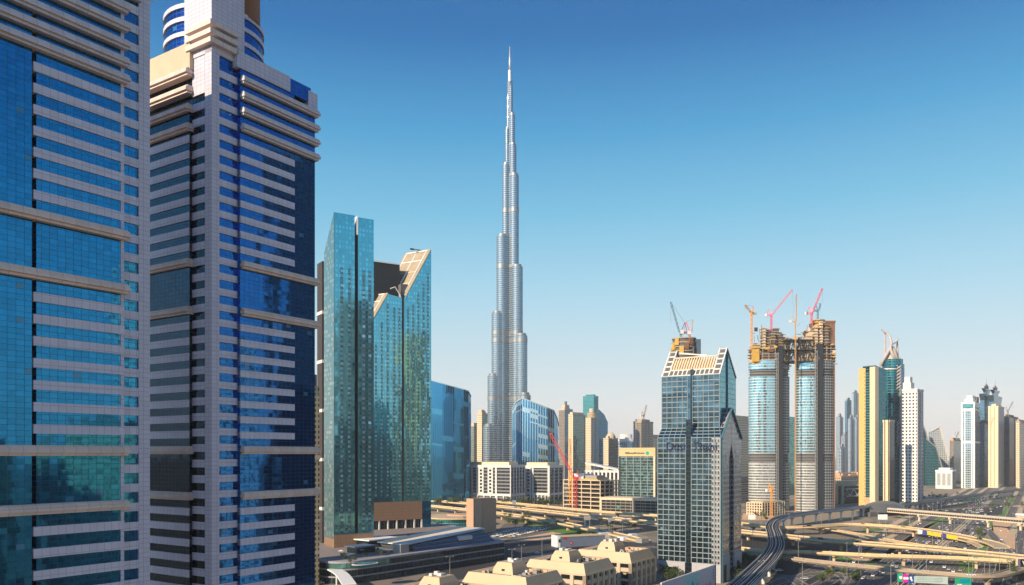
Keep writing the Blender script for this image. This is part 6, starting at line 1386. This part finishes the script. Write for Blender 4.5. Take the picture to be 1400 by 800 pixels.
# banners on the upper flyover
pB = paths['B']
def on_path(path, px):
    return min(range(len(path)), key=lambda i: abs(XC + F * path[i].x / path[i].y - px))
for (xa_, xb_, mt, lab) in ((1255, 1261, WHITE, 'short white banner on the side of the upper flyover'), (1262, 1267.5, paint('banner_blue', (0.05, .06, .30), .6), 'short blue banner left of the yellow one on the upper flyover'),
                            (1268, 1287, paint('banner_yellow', (0.75, .50, .03), .6), 'long yellow banner on the side of the upper flyover, left one'), (1288, 1294, paint('banner_blue', (0, 0, 0)), 'short blue banner between the two yellow banners on the upper flyover'), (1294.5, 1310, paint('banner_yellow', (0, 0, 0)), 'yellow banner on the side of the upper flyover, right one')):
    def pt_at(px):
        for i in range(len(pB) - 1):
            x0_, x1_ = XC + F * pB[i].x / pB[i].y, XC + F * pB[i + 1].x / pB[i + 1].y
            if x0_ <= px <= x1_ and px > 1205: return pB[i].lerp(pB[i + 1], (px - x0_) / (x1_ - x0_ + 1e-6))
        return pB[-1]
    a_, b_ = pt_at(xa_), pt_at(xb_); d_ = (b_ - a_); d_.z = 0; d_.normalize(); n_ = Vector((d_.y, -d_.x, 0)) * .25
    t = thing('banner', lab, 'banner', (a_.x, a_.y, a_.z)); m = MB(); m.extrude([a_ + n_ + Vector((0, 0, -3.4)), b_ + n_ + Vector((0, 0, -3.4)), b_ + n_ + Vector((0, 0, .6)), a_ + n_ + Vector((0, 0, .6))], n_ * .6); m.build('banner_face', mt, t)
    m = MB(); m.bar(a_ + n_ + Vector((0, 0, .7)), b_ + n_ + Vector((0, 0, .7)), .25); m.build('banner_rail', STEEL, t)
for lab, x, y, w_, h_, D_ in (('grey back of a square road sign on the golden flyover, left one', 803, 708, 7.5, 5.0, 905), ('grey back of a square road sign on the golden ramp, right one', 836, 711, 7.5, 5.0, 870), ('white square sign panel beside the golden flyover left of the metro curve', 1028, 707, 8, 5.5, 900), ('dark grey sign panel on the far road below the striped office blocks', 703, 687, 5, 6, 1120), ('green and white sign board near the station', 1207, 707, 11, 6, 955)):
    c = P(x, y, D_); p0 = c - Vector((w_ / 2, 0, 0)); p1 = c + Vector((w_ / 2, 0, 0)); board('road_sign', lab, 'road sign', p0, p1, c.z - h_ / 2, c.z + h_ / 2, (WHITE if 'white' in lab else STEEL,), foot_z=0)

# ------------------------------------------------------------------ lamp posts
lp = thing('street_lamp', 'slim grey street lamp with two arms beside the roads of the interchange', 'street lamp', (0, 0, 0), 'double armed street lamps')
m = MB(); m.tube([(0, 0, 0), (0, 0, 14)], [.2, .11], 8); m.build('pole', STEEL, lp)
for s in (-1, 1):
    m = MB(); m.tube([(0, 0, 13.4), (s * .8, 0, 14.2), (s * 2.0, 0, 14.4)], .07, 6); m.build('arm', STEEL, lp)
    m = MB(); m.box((s * 2.4, 0, 14.3), (1.1, .4, .2)); m.build('lamp_head', WHITE, lp)
spots = []
for s in range(-60, 1500, 42): spots.append((road_pt(s, 0, 0), R(-33)))
for s in range(-40, 1000, 60): spots += [(road_pt(s, 50.5), R(57)), (road_pt(s, -51), R(57))]
for nm, st in (('A', 5), ('B', 7), ('C', 6), ('E', 7), ('D', 9)):
    L_ = lateral(paths[nm])
    for i in range(2, len(paths[nm]) - 1, st):
        c = paths[nm][i] + L_[i] * .2; spots.append((Vector((c.x, c.y, c.z)), math.atan2(L_[i].y, L_[i].x)))
for x, y in ((683, 752), (741, 745), (741, 762), (700, 778), (713, 771), (615, 790), (1218, 800), (1097, 800), (1158, 792), (1177, 788), (1330, 797), (1346, 797), (1041, 797), (1390, 735), (1366, 742), (720, 736), (760, 738), (1377, 703), (1324, 703)): spots.append((G(x, y), R(30)))
for k, (c, rz) in enumerate(spots):
    if k == 0: lp.location = c; lp.rotation_euler = (0, 0, rz)
    else: copy_thing(lp, c, rz)

# ------------------------------------------------------------------ trees and palms
LEAF = [foliage('dark_leaf', (0.025, 0.05, 0.014), (0.06, 0.10, 0.03)), foliage('mid_leaf', (0.04, 0.075, 0.018), (0.10, 0.14, 0.035)), foliage('palm_leaf', (0.05, 0.075, 0.025), (0.12, 0.13, 0.05))]
BARK = paint('bark', (0.16, 0.11, 0.07), .9, .2, 2.0)
def make_tree(label, seed, h, r, leaf, group):
    rnd = random.Random(seed); t = thing('tree', label, 'tree', (0, 0, 0), group)
    m = MB(); m.tube([(0, 0, 0), (.1, .05, h * .3), (-.1, .1, h * .55), (.05, 0, h * .8)], [.28, .2, .14, .05], 7)
    cl = []
    for k in range(7):
        a = rnd.uniform(0, 6.28); e = Vector((math.cos(a) * r * rnd.uniform(.35, .7), math.sin(a) * r * rnd.uniform(.35, .7), h * rnd.uniform(.5, .88))); m.tube([(0, 0, h * rnd.uniform(.3, .5)), e * .6 + Vector((0, 0, h * .15)), e], [.11, .07, .03], 5); cl.append(e)
    m.build('trunk', BARK, t); cl += [Vector((0, 0, h * .85)), Vector((r * .2, -r * .2, h * .7))]
    m = MB()
    for c in cl:
        rr_ = r * rnd.uniform(.36, .55)
        for k in range(46):
            d = Vector((rnd.gauss(0, 1), rnd.gauss(0, 1), rnd.gauss(0, .8))).normalized() * rr_ * rnd.uniform(.45, 1.05); p = c + d; s = rnd.uniform(.25, .55)
            u = Vector((rnd.gauss(0, 1), rnd.gauss(0, 1), rnd.gauss(0, .6))).normalized(); v = u.cross(Vector((rnd.gauss(0, 1), rnd.gauss(0, 1), rnd.gauss(0, 1)))).normalized()
            m.face([p - u * s, p + v * s * .6, p + u * s, p - v * s * .6])
    m.build('crown', leaf, t); return t
def make_palm(label, seed, h, group):
    rnd = random.Random(seed); t = thing('palm_tree', label, 'palm tree', (0, 0, 0), group)
    m = MB(); m.tube([(0, 0, 0), (.1, 0, h * .4), (.05, .1, h * .75), (0, .1, h)], [.32, .24, .2, .24], 8); m.build('trunk', BARK, t)
    m = MB()
    for k in range(22):
        a = 6.283 * k / 22 + rnd.uniform(-.1, .1); up = rnd.uniform(-.1, .9); L_ = rnd.uniform(2.4, 3.2); dr = Vector((math.cos(a), math.sin(a), 0)); sd = Vector((-dr.y, dr.x, 0)); prev = None
        for j in range(7):
            f_ = j / 6; p = Vector((0, .1, h)) + dr * L_ * f_ + Vector((0, 0, up * L_ * f_ * .9 - 1.5 * f_ * f_ * L_ * .5)); w_ = .38 * math.sin(math.pi * (.12 + .88 * f_)) + .03; q_ = (p - sd * w_ - Vector((0, 0, w_ * .5)), p, p + sd * w_ - Vector((0, 0, w_ * .5)))
            if prev: m.face([prev[0], prev[1], q_[1], q_[0]]); m.face([prev[1], prev[2], q_[2], q_[1]])
            prev = q_
    m.build('crown', LEAF[2], t); return t
GT = 'street trees among the roads and buildings'; GP = 'palm trees among the roads and buildings'
protos = [make_tree('leafy dark green street tree between the roads and buildings', 1, 8.5, 3.9, LEAF[0], GT), make_tree('bushy mid green street tree between the roads and buildings', 2, 7, 3.6, LEAF[1], GT), make_palm('palm tree with drooping fronds beside the roads and buildings', 3, 9, GP)]
used = set()
def plant(k, c, rz, sc):
    if k not in used: used.add(k); o = protos[k]; o.location = c; o.rotation_euler = (0, 0, rz); o.scale = (sc,) * 3
    else: copy_thing(protos[k], c, rz, scale=sc)
rnd = random.Random(33)
areas = [((596, 770), (684, 692), 60, (2, 0, 0, 1), 1268), ((690, 775), (680, 690), 16, (0, 2, 1), None), ((684, 725), (711, 719), 16, (2, 0, 2), None), ((690, 780), (717, 726), 10, (1, 1, 0), None), ((1000, 1032), (772, 800), 15, (0, 0, 0), None), ((1012, 1050), (764, 772), 5, (1, 1), None),
         ((905, 935), (787, 797), 8, (0, 1), None), ((1016, 1050), (706, 714), 7, (1, 2), None), ((1150, 1260), (722, 733), 10, (1, 2), None), ((1262, 1310), (676, 686), 10, (1, 1), None), ((1206, 1226), (672, 684), 8, (1, 0), None), ((1340, 1400), (680, 700), 12, (1, 2), None), ((1380, 1400), (784, 800), 10, (0, 0), None), ((590, 660), (712, 727), 8, (2, 1), None), ((1118, 1180), (780, 800), 6, (1,), None), ((1330, 1350), (728, 738), 4, (1,), None), ((790, 880), (722, 736), 8, (2, 1), None)]
for (x0_, x1_), (y0_, y1_), n, ks, fixD in areas:
    for j in range(n):
        x, y = rnd.uniform(x0_, x1_), rnd.uniform(y0_, y1_); c = G(x, y) if not fixD else Vector((XY(x, fixD)[0], fixD + rnd.uniform(-12, 10), 0)); plant(rnd.choice(ks), c, rnd.uniform(0, 6.28), rnd.uniform(.75, 1.25) * (1.45 if fixD else 1))
for x, y in ((478, 772), (484, 769), (520, 760), (545, 750), (552, 742), (515, 745), (470, 765), (559, 738)):
    plant(rnd.choice((0, 1)), G(x, y, 14.8), rnd.uniform(0, 6), .55)

# ------------------------------------------------------------------ cars
def car_mesh(col, name):
    m = MB(); prof = [(-2.2, .35), (2.2, .35), (2.25, .75), (1.3, .92), (.7, 1.42), (-1.1, 1.46), (-2.0, 1.0), (-2.25, .9)]
    m.extrude([(x, -.86, z) for x, z in prof], (0, 1.72, 0), 0)
    for pr in ([(1.18, .95), (.66, 1.36), (-.1, 1.38), (-.1, .95)], [(-.2, .95), (-.2, 1.38), (-1.05, 1.40), (-1.7, .98)]):
        for y in (-.875, .862): m.extrude([(x, y, z) for x, z in pr], (0, .013, 0), 1)
    m.face([(1.32, -.72, .94), (1.32, .72, .94), (.74, .66, 1.43), (.74, -.66, 1.43)], None, 1); m.face([(-2.02, .7, 1.02), (-2.02, -.7, 1.02), (-1.13, -.66, 1.475), (-1.13, .66, 1.475)], None, 1)
    for x in (-1.35, 1.4):
        for y in (-.9, .72): m.extrude([(x + .34 * math.cos(2 * math.pi * k / 12), y, .34 + .34 * math.sin(2 * math.pi * k / 12)) for k in range(12)], (0, .18, 0), 2)
    for y in (-.7, .4): m.hexa((2.2, y, .62), (.06, 0, 0), (0, .3, 0), (0, 0, .14), 3)
    return m.build(name, [paint('car_paint_' + col, {'white': (.78, .78, .78), 'silver': (.45, .46, .48), 'black': (.03, .03, .035), 'red': (.4, .04, .03), 'sand': (.45, .36, .22)}[col], .3, .02), GLD, BLACK, WHITE])
CARS = {}
for col in ('white', 'silver', 'black', 'red', 'sand'):
    CARS[col] = tag(car_mesh(col, 'car'), col + ' car on the roads and car park of the interchange', 'car', col + ' cars on the roads')
first = set()
def put_car(c, rz, col, lab=None):
    o = CARS[col]
    if col in first: o = o.copy(); COL.objects.link(o)
    first.add(col); o.location = c; o.rotation_euler = (0, 0, rz); o.scale = (1.15,) * 3
rnd = random.Random(77); hd = math.atan2(RD.y, RD.x); pick = lambda: rnd.choice(['white'] * 6 + ['silver'] * 3 + ['black', 'black', 'red', 'sand'])
taken = set()
for k in range(130):
    ln = rnd.randrange(7); side = rnd.choice((-1, 1)); s = rnd.choice([rnd.uniform(-70, 420), rnd.uniform(-70, 420), rnd.uniform(400, 1200)]); key = (ln, side, int(s / 9))
    if key in taken: continue
    taken.add(key); put_car(road_pt(s, side * (3.5 + 1.85 + 3.7 * ln), .07), hd if side < 0 else hd + math.pi, pick())
for k in range(24):
    s = rnd.uniform(-100, 700); o = rnd.choice((-60, -42, 42, 60)); put_car(road_pt(s, o + rnd.choice((-2, 2)), .07), hd, pick())
for nm, n in (('A', 14), ('B', 9), ('C', 5), ('D', 5), ('E', 5)):
    L_ = lateral(paths[nm]); w_ = {'A': 19, 'B': 14, 'C': 14, 'D': 10, 'E': 9}[nm]
    for k in range(n):
        i = rnd.randrange(3, len(paths[nm]) - 3); c = paths[nm][i] + L_[i] * (w_ * rnd.choice((.25, .5, .75))) + Vector((0, 0, -.27)); put_car(c, math.atan2(-L_[i].x, L_[i].y), pick())
q0, q1 = G(690, 735.5), G(748, 722)
for row in range(4):                                   # parked cars
    for k in range(15):
        if rnd.random() < .12: continue
        d_ = (q1 - q0).normalized(); n_ = Vector((-d_.y, d_.x, 0)); c = q0 + d_ * (4 + k * 7.5) + n_ * (row * 9 - 4); put_car(Vector((c.x, c.y, .25)), math.atan2(n_.y, n_.x) + rnd.uniform(-.05, .05), rnd.choice(['white'] * 5 + ['silver', 'sand']))
for x, y, r_ in ((426, 797, 40), (431, 793, 40), (438, 798, 10), (1250, 799, 55), (1268, 798, 55), (1100, 792, 150), (1066, 781, 10), (700, 790, 60), (735, 757, 20), (760, 752, 20), (780, 758, 200)): put_car(G(x, y, .4), R(r_), pick())
for k in range(26):
    put_car(G(rnd.uniform(1238, 1368), rnd.uniform(691, 703), .5), R(rnd.choice((20, 110))), pick())

# ------------------------------------------------------------------ towers across the street, behind and to the right of the viewpoint (mirrored in the glass)
def rbuild(label, x, y, w_, d_, h_, rot, mat):
    a = R(rot); ca, sa = math.cos(a), math.sin(a); pl = [Vector((x + u * ca - v * sa, y + u * sa + v * ca)) for u, v in ((-w_ / 2, -d_ / 2), (w_ / 2, -d_ / 2), (w_ / 2, d_ / 2), (-w_ / 2, d_ / 2))]
    t = thing('street_tower', label, 'tower', (x, y, 0)); m = MB(); m.prism(pl, 0, h_); m.build('wall', mat, t); m = MB(); m.prism(grow(pl, -4), h_ + .01, h_ + 6); m.build('plant_room', GREY, t)
rbuild('golden tower across the street mirrored in the notched teal tower', 405, 425, 30, 34, 276, 4, glass('golden_street_wall', (0.04, 0.04, 0.04), (4.2, 3.8), (0.80, 0.52, 0.24), .5, .45, tilt=.05, metal=.5))
rbuild('dark tower across the street mirrored in the split teal tower', 300, 286, 44, 52, 285, 4, glass('dark_street_wall', (0.03, 0.04, 0.05), (5.0, 3.8), (0.10, 0.09, 0.09), .5, .35, tilt=.05, metal=.5))
rbuild('beige block across the street mirrored low in the blue glass', 160, 80, 40, 30, 84, 4, W_BEIGE)
rbuild('cream block across the street mirrored low in the blue glass', 215, 130, 34, 34, 96, 4, W_CREAM)
rbuild('white tower across the street mirrored in the royal blue glass', 255, 150, 16, 26, 190, 4, W_WHITE)
rbuild('grey block across the street mirrored low in the cobalt glass', 190, 30, 50, 40, 78, 4, W_GREY)
rbuild('teal block across the street mirrored low in the cobalt glass', 260, 40, 30, 40, 100, 4, W_TEAL)
rbuild('tan block across the street mirrored low in the cobalt glass', 330, 110, 40, 40, 90, 4, W_BEIGE)
rbuild('cream slab across the street mirrored low in the teal towers', 330, 345, 30, 60, 110, 4, W_CREAM)
rbuild('beige slab across the street mirrored low in the teal towers', 420, 330, 30, 50, 120, 4, W_BEIGE)
rbuild('white slab across the street mirrored in the royal blue glass', 230, 230, 20, 22, 150, 4, W_WHITE)
# ------------------------------------------------------------------ haze over the whole district
HAZE = 0.00005
if HAZE > 0:
    hm = bpy.data.materials.new('haze_air'); hm.use_nodes = True; ht = hm.node_tree; ht.nodes.clear()
    ho = ht.nodes.new('ShaderNodeOutputMaterial'); hv = ht.nodes.new('ShaderNodeVolumePrincipled')
    hv.inputs['Color'].default_value = (0.96, 0.97, 1.0, 1); hv.inputs['Density'].default_value = HAZE; hv.inputs['Anisotropy'].default_value = -0.1
    ht.links.new(hv.outputs[0], ho.inputs['Volume'])
    m = MB(); m.hexa((-S - 100, -S - 100, -1), (2 * S + 200, 0, 0), (0, 2 * S + 200, 0), (0, 0, 961)); hz = m.build('haze', hm); hz['kind'] = 'stuff'
